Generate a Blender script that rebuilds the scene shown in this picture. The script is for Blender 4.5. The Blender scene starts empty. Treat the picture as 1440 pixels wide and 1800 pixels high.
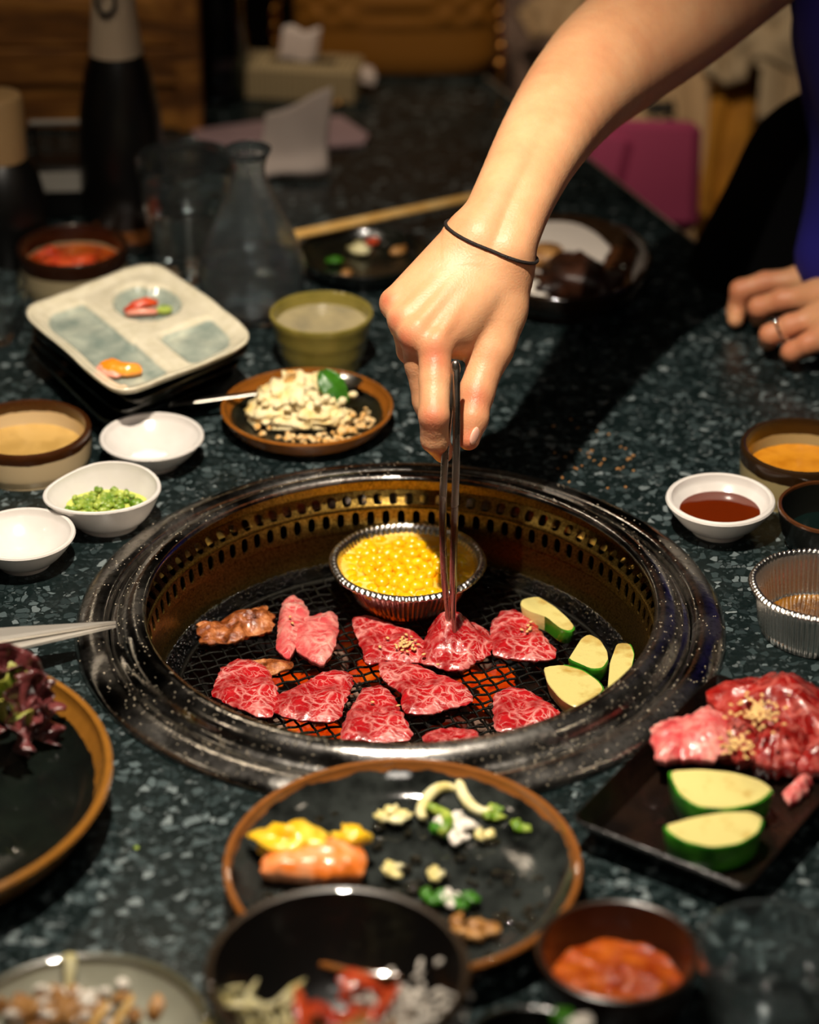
import bpy, math, random
import numpy as np
from mathutils import Vector, noise, Matrix
random.seed(7)
TZ = 0.75                       # height of the table top above the floor
PI = math.pi
# ------------------------------------------------------------ camera
F, PITCH = 4500.0, math.radians(29.2)
cp, sp = math.cos(PITCH), math.sin(PITCH)
CAM = (0.00564, -1.35093, 0.83168)       # relative to the grill centre on the table top
scn = bpy.context.scene
cd = bpy.data.cameras.new('camera'); cam = bpy.data.objects.new('camera', cd)
scn.collection.objects.link(cam); scn.camera = cam
cam.location = (CAM[0], CAM[1], CAM[2] + TZ); cam.rotation_euler = (PI/2 - PITCH, 0, 0)
cd.sensor_fit = 'HORIZONTAL'; cd.sensor_width = 36; cd.lens = F/1440*36
cd.clip_start = 0.05; cd.clip_end = 60
cd.dof.use_dof = True; cd.dof.focus_distance = 1.60; cd.dof.aperture_fstop = 4.6
# ------------------------------------------------------------ light, world, exposure
w = bpy.data.worlds.new('world'); scn.world = w; w.use_nodes = True
w.node_tree.nodes['Background'].inputs[0].default_value = (0.9, 0.72, 0.5, 1)
w.node_tree.nodes['Background'].inputs[1].default_value = 0.006
def lamp(name, kind, loc, energy, col, rot=(0, 0, 0), **kw):
    l = bpy.data.lights.new(name, kind); l.energy = energy; l.color = col
    for k, v in kw.items(): setattr(l, k, v)
    o = bpy.data.objects.new(name, l); o.location = loc; o.rotation_euler = rot
    scn.collection.objects.link(o); return o
def aim(o, tgt):
    o.rotation_euler = (Vector(tgt) - o.location).to_track_quat('-Z', 'Y').to_euler()
key = lamp('spot_lamp', 'SPOT', (-0.075, -0.25, TZ + 1.08), 92, (1, .88, .73), spot_size=math.radians(60), spot_blend=0.8, shadow_soft_size=0.012)
aim(key, (-0.03, 0.04, TZ))
for (x, y, z, e) in [(-.35, .95, 1.9, .5), (-.3, 1.02, 1.9, .5), (-.25, .90, 1.9, .4), (1.3, -.3, 2.1, 1.5), (-1.4, -.2, 2.1, 1.5), (-1.2, 2.6, 2.2, 1.5), (1.2, 2.8, 2.2, 1.5)]:
    lamp('room_lamp', 'POINT', (x, y, z), e, (1, .82, .6), shadow_soft_size=0.025)
far_fill = lamp('far_fill_spot', 'SPOT', (.0, .2, 2.3), 46, (1, .80, .58), spot_size=math.radians(46), spot_blend=0.8, shadow_soft_size=0.05)  # added fill spot, no real fixture: brightens handbag and clothes at the back
aim(far_fill, (.24, 1.5, TZ))
left_fill = lamp('far_fill_spot', 'SPOT', (-.55, -.2, 2.4), 26, (1, .84, .64), spot_size=math.radians(40), spot_blend=0.9, shadow_soft_size=0.04)  # second added fill, brightens the wooden screen and bottles
aim(left_fill, (-.36, .86, TZ + .1))
lamp('front_fill_area', 'AREA', (.1, -1.7, 2.5), 6, (1, .9, .78), size=0.4)  # unseen area light added as front fill and for reflections on the steel ring
scn.view_settings.view_transform = 'Standard'; scn.view_settings.look = 'None'
scn.view_settings.exposure = 0.0; scn.view_settings.gamma = 1.0
scn.view_settings.use_curve_mapping = False
# ------------------------------------------------------------ geometry of the view -> points on real planes
def ray(px, py):
    a = -(py-900)/F; b = (px-720)/F
    return (b, cp + a*sp, -sp + a*cp)
def P(px, py, z=0.0):           # the point at height z (over the table top) seen at this pixel
    d = ray(px, py); t = (z-CAM[2])/d[2]
    return Vector((CAM[0]+d[0]*t, CAM[1]+d[1]*t, z+TZ))
def Q(px, py, t):               # the point at this distance
    d = ray(px, py)
    return Vector((CAM[0]+d[0]*t, CAM[1]+d[1]*t, CAM[2]+d[2]*t+TZ))
def depth(v): return (v[1]-CAM[1])*cp - (v[2]-TZ-CAM[2])*sp
def rim(px, py, w_, h):
    c = P(px, py, h); return c, w_/2*depth(c)/F
# ------------------------------------------------------------ materials
def lin(h):
    h = h.lstrip('#'); o = []
    for i in (0, 2, 4):
        v = int(h[i:i+2], 16)/255; o.append(v/12.92 if v < .04045 else ((v+.055)/1.055)**2.4)
    return tuple(o)+(1,)
class NT:
    def __init__(s, name):
        s.m = bpy.data.materials.new(name); s.m.use_nodes = True; s.t = s.m.node_tree
        s.b = s.t.nodes['Principled BSDF']
    def n(s, typ, **kw):
        o = s.t.nodes.new(typ)
        for k, v in kw.items():
            if k.startswith('_'): setattr(o, k[1:], v)
            else: o.inputs[k.replace('9', ' ')].default_value = v
        return o
    def l(s, a, b): s.t.links.new(a, b)
    def coord(s, kind='Object'): return s.n('ShaderNodeTexCoord').outputs[kind]
    def noise(s, scale, det=4, rough=.55, dist=0, co=None):
        o = s.n('ShaderNodeTexNoise', Scale=scale, Detail=det, Roughness=rough, Distortion=dist)
        s.l(co or s.coord(), o.inputs['Vector']); return o.outputs['Fac']
    def ramp(s, fac, stops, interp='LINEAR'):
        o = s.n('ShaderNodeValToRGB'); e = o.color_ramp; e.interpolation = interp
        while len(e.elements) < len(stops): e.elements.new(.5)
        for i, (p, c) in enumerate(stops): e.elements[i].position = p; e.elements[i].color = c if len(c) == 4 else tuple(c)+(1,)
        s.l(fac, o.inputs[0]); return o.outputs[0]
    def mix(s, fac, a, b):
        o = s.n('ShaderNodeMix', _data_type='RGBA')
        for v, i in ((fac, 0), (a, 6), (b, 7)):
            if hasattr(v, 'node'): s.l(v, o.inputs[i])
            else: o.inputs[i].default_value = v
        return o.outputs[2]
    def math(s, op, a, b=0.0, clamp=False):
        o = s.n('ShaderNodeMath', _operation=op, _use_clamp=clamp)
        for v, i in ((a, 0), (b, 1)):
            if hasattr(v, 'node'): s.l(v, o.inputs[i])
            else: o.inputs[i].default_value = v
        return o.outputs[0]
    def bump(s, h, strength, dist=.002):
        o = s.n('ShaderNodeBump', Strength=strength, Distance=dist); s.l(h, o.inputs['Height']); s.l(o.outputs[0], s.b.inputs['Normal'])
    def col(s, v):
        if hasattr(v, 'node'): s.l(v, s.b.inputs['Base Color'])
        else: s.b.inputs['Base Color'].default_value = v
    def set(s, **kw):
        for k, v in kw.items():
            k = k.replace('_', ' ')
            if hasattr(v, 'node'): s.l(v, s.b.inputs[k])
            else: s.b.inputs[k].default_value = v
BK = (0, 0, 0, 1); WH = (1, 1, 1, 1)
def M(name, c, rough=.5, metal=0, c2=None, ns=30, lo=.4, hi=.6, det=4, bump=0, bs=60, bd=.002, **kw):
    m = NT(name); c = lin(c)
    if c2: m.col(m.ramp(m.noise(ns, det), [(lo, c), (hi, lin(c2))]))
    else: m.col(c)
    m.set(Roughness=rough, Metallic=metal, **kw)
    if bump: m.bump(m.noise(bs, 5), bump, bd)
    return m.m
def glaze(name, c, rimc, thr, axis='z', amp=.004, ns=60, rough=.25, c2=None, edge=.0006, **kw):
    m = NT(name); co = m.coord(); s = m.n('ShaderNodeSeparateXYZ'); m.l(co, s.inputs[0])
    if axis == 'r':
        v = m.math('SQRT', m.math('ADD', m.math('MULTIPLY', s.outputs[0], s.outputs[0]), m.math('MULTIPLY', s.outputs[1], s.outputs[1])))
    else: v = s.outputs[2]
    nn = m.math('MULTIPLY', m.math('SUBTRACT', m.noise(ns, 3, co=co), .5), amp*2)
    f = m.math('DIVIDE', m.math('SUBTRACT', m.math('ADD', v, nn), thr), edge, True)
    a = m.ramp(m.noise(45, 5), [(.35, lin(c)), (.65, lin(c2 or c))])
    r = m.ramp(m.noise(120, 4), [(.3, tuple(x*.8 for x in lin(rimc)[:3])+(1,)), (.7, lin(rimc))])
    m.col(m.mix(f, a, r)); m.set(Roughness=rough, Coat_Weight=.3, **kw); m.bump(m.noise(90, 3), .15, .001)
    return m.m
# terrazzo table
def terrazzo():
    m = NT('terrazzo'); co = m.coord()
    nz = m.n('ShaderNodeTexNoise', Scale=90.0, Detail=2.0); m.l(co, nz.inputs['Vector'])
    mx = m.n('ShaderNodeMixRGB', _blend_type='ADD'); mx.inputs[0].default_value = .006
    m.l(co, mx.inputs[1]); m.l(nz.outputs['Color'], mx.inputs[2])
    base = m.ramp(m.noise(400, 3), [(.3, (.0022, .0055, .0055)), (.8, (.008, .014, .014))])
    cur = base
    for sc, keep, thr, tint in ((330., .50, .10, .55), (165., .60, .08, 1.0)):
        v = m.n('ShaderNodeTexVoronoi', Scale=sc, Randomness=1.0); m.l(mx.outputs[0], v.inputs['Vector'])
        e = m.n('ShaderNodeTexVoronoi', _feature='DISTANCE_TO_EDGE', Scale=sc, Randomness=1.0); m.l(mx.outputs[0], e.inputs['Vector'])
        sep = m.n('ShaderNodeSeparateColor'); m.l(v.outputs['Color'], sep.inputs[0])
        inside = m.math('MULTIPLY', m.math('GREATER_THAN', e.outputs['Distance'], thr), m.math('GREATER_THAN', sep.outputs[0], keep))
        cc = m.ramp(sep.outputs[1], [(0, (.010*tint, .017*tint, .018*tint)), (.55, (.028*tint, .042*tint, .044*tint)), (.85, (.075*tint, .10*tint, .105*tint)), (1, (.17*tint, .20*tint, .205*tint))])
        cur = m.mix(inside, cur, cc)
    m.col(cur); m.set(Roughness=m.ramp(m.noise(14, 5), [(.3, (.2,)*3), (.7, (.36,)*3)]), Specular_IOR_Level=.3)
    m.bump(m.noise(25, 3), .05, .001)
    return m.m
def meat(name, red, fat, dark, sc=70., fatw=.5, wet=.18):
    m = NT(name); co = m.coord()
    nz = m.n('ShaderNodeTexNoise', Scale=55.0, Detail=3.0); m.l(co, nz.inputs['Vector'])
    mx = m.n('ShaderNodeMixRGB', _blend_type='ADD'); mx.inputs[0].default_value = .022
    m.l(co, mx.inputs[1]); m.l(nz.outputs['Color'], mx.inputs[2])
    mp = m.n('ShaderNodeMapping'); mp.inputs['Scale'].default_value = (1, 1.7, 1); mp.inputs['Rotation'].default_value = (0, 0, .6); m.l(mx.outputs[0], mp.inputs[0])
    e = m.n('ShaderNodeTexVoronoi', _feature='DISTANCE_TO_EDGE', Scale=sc, Randomness=1.0); m.l(mp.outputs[0], e.inputs['Vector'])
    e2 = m.n('ShaderNodeTexVoronoi', _feature='DISTANCE_TO_EDGE', Scale=sc*2.3, Randomness=1.0); m.l(mp.outputs[0], e2.inputs['Vector'])
    body = m.ramp(m.noise(70, 4, co=co), [(.3, lin(dark)), (.62, lin(red))])
    patch = m.noise(45, 3, co=co)
    f1 = m.ramp(e.outputs['Distance'], [(.0, WH), (.10*fatw*2, (.35,)*3+(1,)), (.22*fatw*2, BK)])
    f2 = m.ramp(e2.outputs['Distance'], [(.0, (.8,)*3+(1,)), (.11*fatw*2, BK)])
    pf = m.ramp(patch, [(.36, (.10,)*3), (.64, (.95,)*3)])
    f = m.math('MULTIPLY', m.math('MAXIMUM', f1, f2), pf, True)
    m.col(m.mix(f, body, lin(fat))); m.set(Roughness=m.ramp(m.noise(110, 3, co=co), [(.35, (wet,)*3), (.7, (.42,)*3)]), Coat_Weight=.35, Coat_Roughness=.12, Subsurface_Weight=.12, Subsurface_Radius=(.006, .002, .001), Subsurface_Scale=.5)
    m.bump(m.math('ADD', m.noise(220, 4, co=co), m.math('MULTIPLY', f, .5)), .55, .0012)
    return m.m
def skin():
    m = NT('skin'); co = m.coord()
    base = m.ramp(m.noise(26, 5, .6), [(.3, lin('#ca8e66')), (.5, lin('#d29a70')), (.75, lin('#daa87e'))])
    at = m.n('ShaderNodeAttribute', _attribute_name='flush'); at2 = m.n('ShaderNodeAttribute', _attribute_name='crease')
    m.col(m.mix(m.math('MULTIPLY', at.outputs['Fac'], .75, True), base, lin('#b85c40')))
    m.set(Roughness=.46, Subsurface_Weight=.22, Subsurface_Radius=(.012, .004, .002), Subsurface_Scale=.6, Specular_IOR_Level=.4)
    a = m.noise(420, 3); v = m.n('ShaderNodeTexVoronoi', Scale=700.0); m.l(co, v.inputs['Vector'])
    cr_n = m.noise(330, 2, .5, 2.5, co=co)
    m.bump(m.math('ADD', m.math('ADD', a, v.outputs['Distance']), m.math('MULTIPLY', m.math('MULTIPLY', cr_n, at2.outputs['Fac']), 9.0)), .17, .0007)
    return m.m
def wood():
    m = NT('rough_wood'); co = m.coord(); mp = m.n('ShaderNodeMapping'); mp.inputs['Scale'].default_value = (2, 12, 14); m.l(co, mp.inputs[0])
    n = m.noise(3.2, 6, .6, 1.2, mp.outputs[0]); m.col(m.ramp(n, [(.28, lin('#2a1606')), (.5, lin('#84521e')), (.75, lin('#d09040'))])); m.set(Roughness=.6); m.bump(n, .6, .004)
    return m.m
def steel(name, c='#9a958e', rough=.2, smear=.12, spots=True):
    m = NT(name); co = m.coord()
    m.col(m.ramp(m.noise(260, 3), [(.34, tuple(x*.55 for x in lin(c)[:3])), (.5, lin(c))]) if spots else lin(c))
    m.set(Metallic=1.0, Roughness=m.ramp(m.noise(18, 6), [(.35, (rough*.7,)*3), (.62, (rough+smear*1.6,)*3)]))
    m.bump(m.noise(300, 3), .22, .0007); return m.m
MAT = dict(
 table=terrazzo(), skin=skin(), wood=wood(),
 steel=steel('steel', '#c8c4be', .11, .11), dsteel=steel('dark_steel', '#6a6156', .24, .2), tong=steel('tong_steel', '#a59c92', .22, .1, False),
 foil=M('foil', '#d9d5cf', .24, 1, bump=.35, bs=500, bd=.0008), silver=M('silver', '#8c8880', .32, 1), blade=M('blade_steel', '#ece6dc', .42, .85), gold=M('gold', '#c8924a', .25, 1),
 drum=M('drum', '#060504', .6), white=M('white_glaze', '#dad5d0', .2, c2='#d0cac4', ns=25, Coat_Weight=.4),
 seed=M('sesame', '#d8b070', .5), corn=M('corn', '#f8b000', .25, c2='#fccc18', ns=90, Subsurface_Weight=.15, Subsurface_Scale=.3, Coat_Weight=.3),
 cheese=M('cheese', '#f4b010', .25, c2='#f6d070', ns=60, bump=.3, bs=150, Coat_Weight=.4),
 flesh=M('zucchini_flesh', '#cfc27a', .4, c2='#b08a3c', ns=55, lo=.52, hi=.72, bump=.25, bs=250, Coat_Weight=.2), zskin=M('zucchini_skin', '#1c5a10', .28, c2='#3c8a1c', ns=60, Coat_Weight=.5),
 zline=M('zucchini_edge', '#a8c83c', .4),
 black=M('black_glaze', '#0b0c0a', .22, c2='#15160f', ns=40, bump=.2, bs=120, Coat_Weight=.3), olive=M('olive_glaze', '#6e6428', .3, c2='#8a7c3c', ns=50, lo=.3, hi=.7, Coat_Weight=.4),
 sake=M('cloudy_drink', '#a89a74', .15, c2='#8e8468', ns=50), soy=M('soy', '#5c1c04', .05, c2='#5a1c04', ns=30, Coat_Weight=.6),
 glass=None, shrimp=M('shrimp_flesh', '#e8a070', .3, c2='#e87828', ns=70, Coat_Weight=.5), orange=M('salmon', '#f08a1c', .25, c2='#f49a30', ns=60, Coat_Weight=.4), pink=M('pink_flesh', '#e89a84', .35),
 lime=M('scallion', '#587c14', .4, c2='#a4b44c', ns=100), leaf=M('leaf', '#3c7a14', .35, c2='#1e500c', ns=70, lo=.3, hi=.8, bump=.3, bs=120, Coat_Weight=.2),
 pale=M('potato', '#efe0b4', .5, c2='#e8c878', ns=70, lo=.45, hi=.7, bump=.8, bs=200, bd=.003), crumb=M('crumb', '#d8a050', .65, c2='#eacc98', ns=200, bump=.6, bs=400),
 tan=M('tan_broth', '#b08c4c', .18, c2='#c6a05c', ns=40), broth=M('orange_broth', '#b06c14', .16, c2='#c88420', ns=70, lo=.3), red=M('red_sauce', '#94300a', .25, c2='#c86414', ns=80, lo=.35, hi=.7, bump=.8, bs=120, bd=.003, Coat_Weight=.5),
 kim=M('kimchi_red', '#b83010', .3, c2='#d8582c', ns=90, Coat_Weight=.4), rice=M('rice', '#e0d8cc', .4), onion=M('onion', '#d8c880', .3, c2='#e4dcae', ns=60, Coat_Weight=.5), brownfood=M('brown_food', '#8a5a24', .45, c2='#b88850', ns=80, bump=.5, bs=150),
 egg=M('egg', '#e8b418', .3, c2='#f0cc48', ns=50, bump=.4, bs=90, Coat_Weight=.5), dark=M('dark_plastic', '#0a0908', .35), darkmeat=M('dark_meat', '#1a0c06', .4, c2='#3a1c0c', ns=50, bump=.5, bs=100),
 cap=M('beige_cap', '#a8875c', .45), porcelain=M('beige_neck', '#b8a58e', .4), paper=M('paper', '#d8c8c0', .8), pinkpaper=M('pink_paper', '#b89aa0', .7), box=None,
 stick=M('pale_wood', '#d8a85c', .5, c2='#e4bc78', ns=40), bag=M('bag_leather', '#8a5a1c', .45, bump=.2, bs=200), blue=M('blue_fabric', '#0e0670', .8, bump=.2, bs=300), blackfab=M('black_fabric', '#020203', .95, Specular_IOR_Level=.1),
 cream=M('cream_fabric', '#b4a184', .85, bump=.3, bs=60), mauve=M('mauve_fabric', '#7a6458', .85), mustard=M('mustard_fabric', '#b07818', .8, c2='#9a6410', ns=14), pinkfab=M('pink_fabric', '#c04a78', .75), canvas=M('canvas', '#b89a74', .85), ink=M('ink', '#1c1a14', .8),
 floor=M('floor', '#1a120c', .5), wallm=M('wall_paint', '#1c140e', .8), gray=None, gritty=M('gritty_iron', '#0c0c0c', .12, Coat_Weight=.6), greased=M('grease', '#a89c88', .12, Coat_Weight=1.0), nail=M('nail', '#f0b49c', .25, Coat_Weight=.5), rubber=M('hair_tie', '#150c08', .7, bump=.6, bs=900),
 ringm=M('ring_silver', '#b8bcc0', .15, 1), lampm=M('lamp_black', '#101010', .4), saltm=M('salt', '#f4f0f0', .5), purple=M('lettuce_purple', '#2c0c0e', .32, c2='#6e3434', ns=60, lo=.35, hi=.7, bump=.5, bs=80, Coat_Weight=.4), lgreen=M('lettuce_green', '#6a7a24', .4, c2='#a8a04c', ns=50), edge=M('table_edge', '#9a8a78', .4),
 rock=M('lava', '#5a4438', .9, c2='#8a7060', ns=60, bump=.8, bs=150, bd=.003), grate=M('grate_iron', '#15140f', .38, .7, bump=.5, bs=900), pebble=M('pebbled_iron', '#050505', .16, 0, bump=1.0, bs=700, bd=.006), label=M('label_white', '#a8a49c', .6), water=None)
def glassm(name, c, rough=.0, bump=0, bs=60, ior=1.45, tr=1.0):
    m = NT(name); m.col(c); m.set(Roughness=rough, Transmission_Weight=tr, IOR=ior)
    if bump: m.bump(m.noise(bs, 4), bump, .002)
    return m.m
MAT['glass'] = glassm('clear_glass', (.9, .97, .97, 1), tr=.992); MAT['hglass'] = glassm('hammered_glass', (.88, .96, .98, 1), .0, .35, 150, tr=.985)
MAT['water'] = glassm('water', (.97, .99, .99, 1), 0, 0, 10, 1.33); MAT['dglass'] = glassm('smoky_glass', (.3, .36, .4, 1), .08)
MAT['fogglass'] = glassm('frosted_plastic', (.8, .88, .88, 1), .06, .3, 40, tr=.95)
def wallm2():
    m = NT('gold_steel'); co = m.coord()
    m.col(m.ramp(m.noise(900, 4, .6), [(.34, lin('#1a1406')), (.44, lin('#7c622c')), (.68, lin('#a88c48'))])); m.set(Metallic=.98, Roughness=.30); m.bump(m.noise(350, 3), .3, .001); return m.m
MAT['basket'] = wallm2()
def cooked():
    m = NT('cooked_meat'); m.col(m.ramp(m.noise(110, 6, .65), [(.3, lin('#2c0e04')), (.45, lin('#7a3c16')), (.6, lin('#b87040')), (.75, lin('#d8a070'))])); m.set(Roughness=.22, Coat_Weight=.6); m.bump(m.noise(170, 5), .9, .003); return m.m
MAT['cooked'] = cooked()
MAT['beef'] = meat('marbled_beef', '#b4141c', '#eea8a0', '#84060c', 62., .25)
MAT['beef2'] = meat('pale_beef', '#cc4c50', '#f0b4a6', '#b82a32', 55., .60)
MAT['beef3'] = meat('marinated_beef', '#9a1814', '#cc7064', '#5c0a08', 34., .35, .12)
def ember(name, s, c1='#ff5a08', c2='#c81c00'):
    m = NT(name); f = m.noise(70, 4); c = m.ramp(f, [(.35, lin(c2)), (.6, lin(c1)), (.8, lin('#ffb030'))]); m.col(lin('#200800'))
    m.l(c, m.b.inputs['Emission Color']); m.set(Emission_Strength=s, Roughness=.9); return m.m
MAT['ember'] = ember('ember', .75); MAT['ember2'] = ember('deep_ember', .1, '#e03808', '#701000')
def ridged():
    m = NT('ridged_card'); wv = m.n('ShaderNodeTexWave', Scale=60.0, Distortion=1.0); m.l(m.coord(), wv.inputs['Vector'])
    m.col(m.ramp(wv.outputs['Fac'], [(.2, lin('#8a7858')), (.6, lin('#b8a47c'))])); m.set(Roughness=.7); m.bump(wv.outputs['Fac'], .4, .002); return m.m
MAT['box'] = ridged()
# ------------------------------------------------------------ objects
COL = scn.collection
def tag(o, label=None, cat=None, group=None, kind=None):
    for k, v in (('label', label), ('category', cat), ('group', group), ('kind', kind)):
        if v: o[k] = v
    return o
def T(name, label, cat, loc, rz=0, group=None):
    o = bpy.data.objects.new(name, None); COL.objects.link(o); o.empty_display_size = .01
    o.location = loc; o.rotation_euler = (0, 0, rz); return tag(o, label, cat, group)
def mesh(name, vf, mat, smooth=True, ang=40):
    me = bpy.data.meshes.new(name); V, Fc = vf
    me.from_pydata([tuple(v) for v in V], [], [tuple(f) for f in Fc]); me.materials.append(MAT[mat] if isinstance(mat, str) else mat)
    if smooth:
        me.polygons.foreach_set('use_smooth', [True]*len(me.polygons))
        if ang: me.set_sharp_from_angle(angle=math.radians(ang))
    me.update(); return me
def O(name, vf, mat, parent=None, loc=None, label=None, cat=None, group=None, kind=None, smooth=True, ang=40, rot=None):
    me = vf if isinstance(vf, bpy.types.Mesh) else mesh(name, vf, mat, smooth, ang)
    o = bpy.data.objects.new(name, me); COL.objects.link(o)
    if parent: o.parent = parent
    if loc is not None: o.location = loc
    if rot is not None: o.rotation_euler = rot
    return tag(o, label, cat, group, kind)
def join(*parts):
    V, Fc = [], []
    for v, f in parts:
        b = len(V); V += [tuple(x) for x in v]; Fc += [tuple(i+b for i in q) for q in f]
    return V, Fc
def xf(vf, loc=(0, 0, 0), rot=(0, 0, 0), sc=(1, 1, 1)):
    m = Matrix.LocRotScale(Vector(loc), __import__('mathutils').Euler(rot), Vector(sc))
    return [m @ Vector(v) for v in vf[0]], vf[1]
def lathe(prof, seg=72, mod=None, closed=False):
    V, Fc, idx = [], [], []
    for k, (r, z) in enumerate(prof):
        if r <= 1e-7: idx.append([len(V)]); V.append((0, 0, z)); continue
        row = []
        for i in range(seg):
            a = 2*PI*i/seg; x, y, zz = r*math.cos(a), r*math.sin(a), z
            if mod: x, y, zz = mod(a, r, z, k)
            row.append(len(V)); V.append((x, y, zz))
        idx.append(row)
    pairs = list(zip(idx, idx[1:])) + ([(idx[-1], idx[0])] if closed else [])
    for A, B in pairs:
        for i in range(seg):
            j = (i+1) % seg
            if len(A) == 1 and len(B) == 1: continue
            if len(A) == 1: Fc.append((A[0], B[j], B[i]))
            elif len(B) == 1: Fc.append((A[i], A[j], B[0]))
            else: Fc.append((A[i], A[j], B[j], B[i]))
    return V, Fc
def box(x, y, z, c=(0, 0, 0), b=0.0):
    X, Y, Z = x/2, y/2, z/2
    if b <= 0:
        V = [(c[0]+i*X, c[1]+j*Y, c[2]+k*Z) for i in (-1, 1) for j in (-1, 1) for k in (-1, 1)]
        return V, [(0, 1, 3, 2), (4, 6, 7, 5), (0, 4, 5, 1), (2, 3, 7, 6), (0, 2, 6, 4), (1, 5, 7, 3)]
    pts = [(X-b, -Y), (X, -Y+b), (X, Y-b), (X-b, Y), (-X+b, Y), (-X, Y-b), (-X, -Y+b), (-X+b, -Y)]
    pi = [(p[0]*(X-b)/X, p[1]*(Y-b)/Y) for p in pts]
    rows = [(pi, -Z), (pts, -Z+b), (pts, Z-b), (pi, Z)]; V = [(c[0]+p[0], c[1]+p[1], c[2]+zz) for q, zz in rows for p in q]; Fc = []
    for k in range(3):
        for i in range(8): j = (i+1) % 8; Fc.append((k*8+i, k*8+j, k*8+8+j, k*8+8+i))
    return V, Fc+[tuple(range(7, -1, -1)), tuple(range(24, 32))]
def tube(path, rad, seg=8, flat=1.0, up=(0, 0, 1), cap=True):
    V, Fc = [], []; path = [Vector(p) for p in path]; n = len(path)
    for i, p in enumerate(path):
        t = (path[min(i+1, n-1)]-path[max(i-1, 0)]).normalized(); u = Vector(up)
        if abs(t.dot(u)) > .98: u = Vector((1, 0, 0))
        s = t.cross(u).normalized(); b = s.cross(t); r = rad[i] if hasattr(rad, '__len__') else rad
        for k in range(seg):
            a = 2*PI*k/seg; V.append(p + s*math.cos(a)*r + b*math.sin(a)*r*flat)
    for i in range(n-1):
        for k in range(seg):
            j = (k+1) % seg; Fc.append((i*seg+k, i*seg+j, (i+1)*seg+j, (i+1)*seg+k))
    if cap: Fc += [tuple(range(seg-1, -1, -1)), tuple(range((n-1)*seg, n*seg))]
    return V, Fc
def torus(R, r, seg=40, s2=8, sy=1.0):
    prof = [(R+r*math.cos(2*PI*k/s2), r*math.sin(2*PI*k/s2)) for k in range(s2)]
    V, Fc = lathe(prof, seg, closed=True); return [(v[0], v[1]*sy, v[2]) for v in V], Fc
def blob(rx, ry, rz, amp=.25, fr=1.5, seed=0, nu=14, nv=9, flatb=0.0):
    V, Fc = [], []
    prof = [(math.sin(PI*k/nv), -math.cos(PI*k/nv)) for k in range(nv+1)]; prof[0] = (0, -1); prof[-1] = (0, 1)
    V, Fc = lathe(prof, nu); o = []
    for v in V:
        d = 1+amp*noise.noise(Vector(v)*fr+Vector((seed*7.3, seed*1.7, 3)))+amp*.5*noise.noise(Vector(v)*fr*2.6+Vector((seed*3.3, 9, 1)))
        x, y, z = v[0]*rx*d, v[1]*ry*d, v[2]*rz*d
        if flatb and z < -flatb*rz: z = -flatb*rz
        o.append((x, y, z))
    return o, Fc
def resample(pts, n, smooth=2):
    p = [Vector(q) for q in pts]; m = len(p); L = [(p[(i+1) % m]-p[i]).length for i in range(m)]; tot = sum(L); out = []; i = 0; acc = 0
    for k in range(n):
        d = tot*k/n
        while acc+L[i] < d: acc += L[i]; i += 1
        out.append(p[i].lerp(p[(i+1) % m], (d-acc)/L[i]))
    for _ in range(smooth): out = [(out[k-1]+out[k]*2+out[(k+1) % n])/4 for k in range(n)]
    return out
def slab(pts, th, n=80, rings=14, amp=.0015, fr=90, seed=0, edge=6, lift=None, rag=.0009, smooth=1):
    """a cut slice: closed outline (local), rounded edge, uneven surface"""
    q = resample([(a[0], a[1], 0) for a in pts], n, smooth); c = sum(q, Vector())/n
    q = [p + (p-c).normalized()*rag*noise.noise(p*260+Vector((seed, 0, 0)))*2 for p in q]
    V, Fc, R = [], [], []
    def h(x, y): return (lift(x, y) if lift else 0)
    def nz(p, s): return amp*(noise.noise(Vector((p.x, p.y, 0))*fr+Vector((seed*5.1, 0, s)))+.5*noise.noise(Vector((p.x, p.y, 0))*fr*2.7+Vector((0, seed, s))))
    for k in range(rings+1):
        s = math.sin(PI/2*k/rings); row = []
        if k == 0: R.append([0]); V.append((c.x, c.y, th+nz(c, 0)+h(c.x, c.y))); continue
        for p in q:
            w_ = c.lerp(p, s); z = th*(.42+.58*(1-s**edge)) + nz(w_, 0)*(1-.5*s**6) + h(w_.x, w_.y); row.append(len(V)); V.append((w_.x, w_.y, z))
        R.append(row)
    for s in (.96, .5):
        row = []
        for p in q: w_ = c.lerp(p, s); row.append(len(V)); V.append((w_.x, w_.y, th*.05 + h(w_.x, w_.y)))
        R.append(row)
    R.append([len(V)]); V.append((c.x, c.y, h(c.x, c.y)))
    for A, B in zip(R, R[1:]):
        for i in range(n):
            j = (i+1) % n
            if len(A) == 1: Fc.append((A[0], B[i], B[j]))
            elif len(B) == 1: Fc.append((A[i], B[0], A[j]))
            else: Fc.append((A[i], B[i], B[j], A[j]))
    ar = sum(q[i].x*q[(i+1) % n].y-q[(i+1) % n].x*q[i].y for i in range(n))
    if ar < 0: Fc = [f[::-1] for f in Fc]
    return V, Fc
def loc_outline(px, z):
    w_ = [P(x, y, z) for x, y in px]; c = sum(w_, Vector())/len(w_); c.z = z+TZ
    return c, [(p.x-c.x, p.y-c.y) for p in w_]
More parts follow.
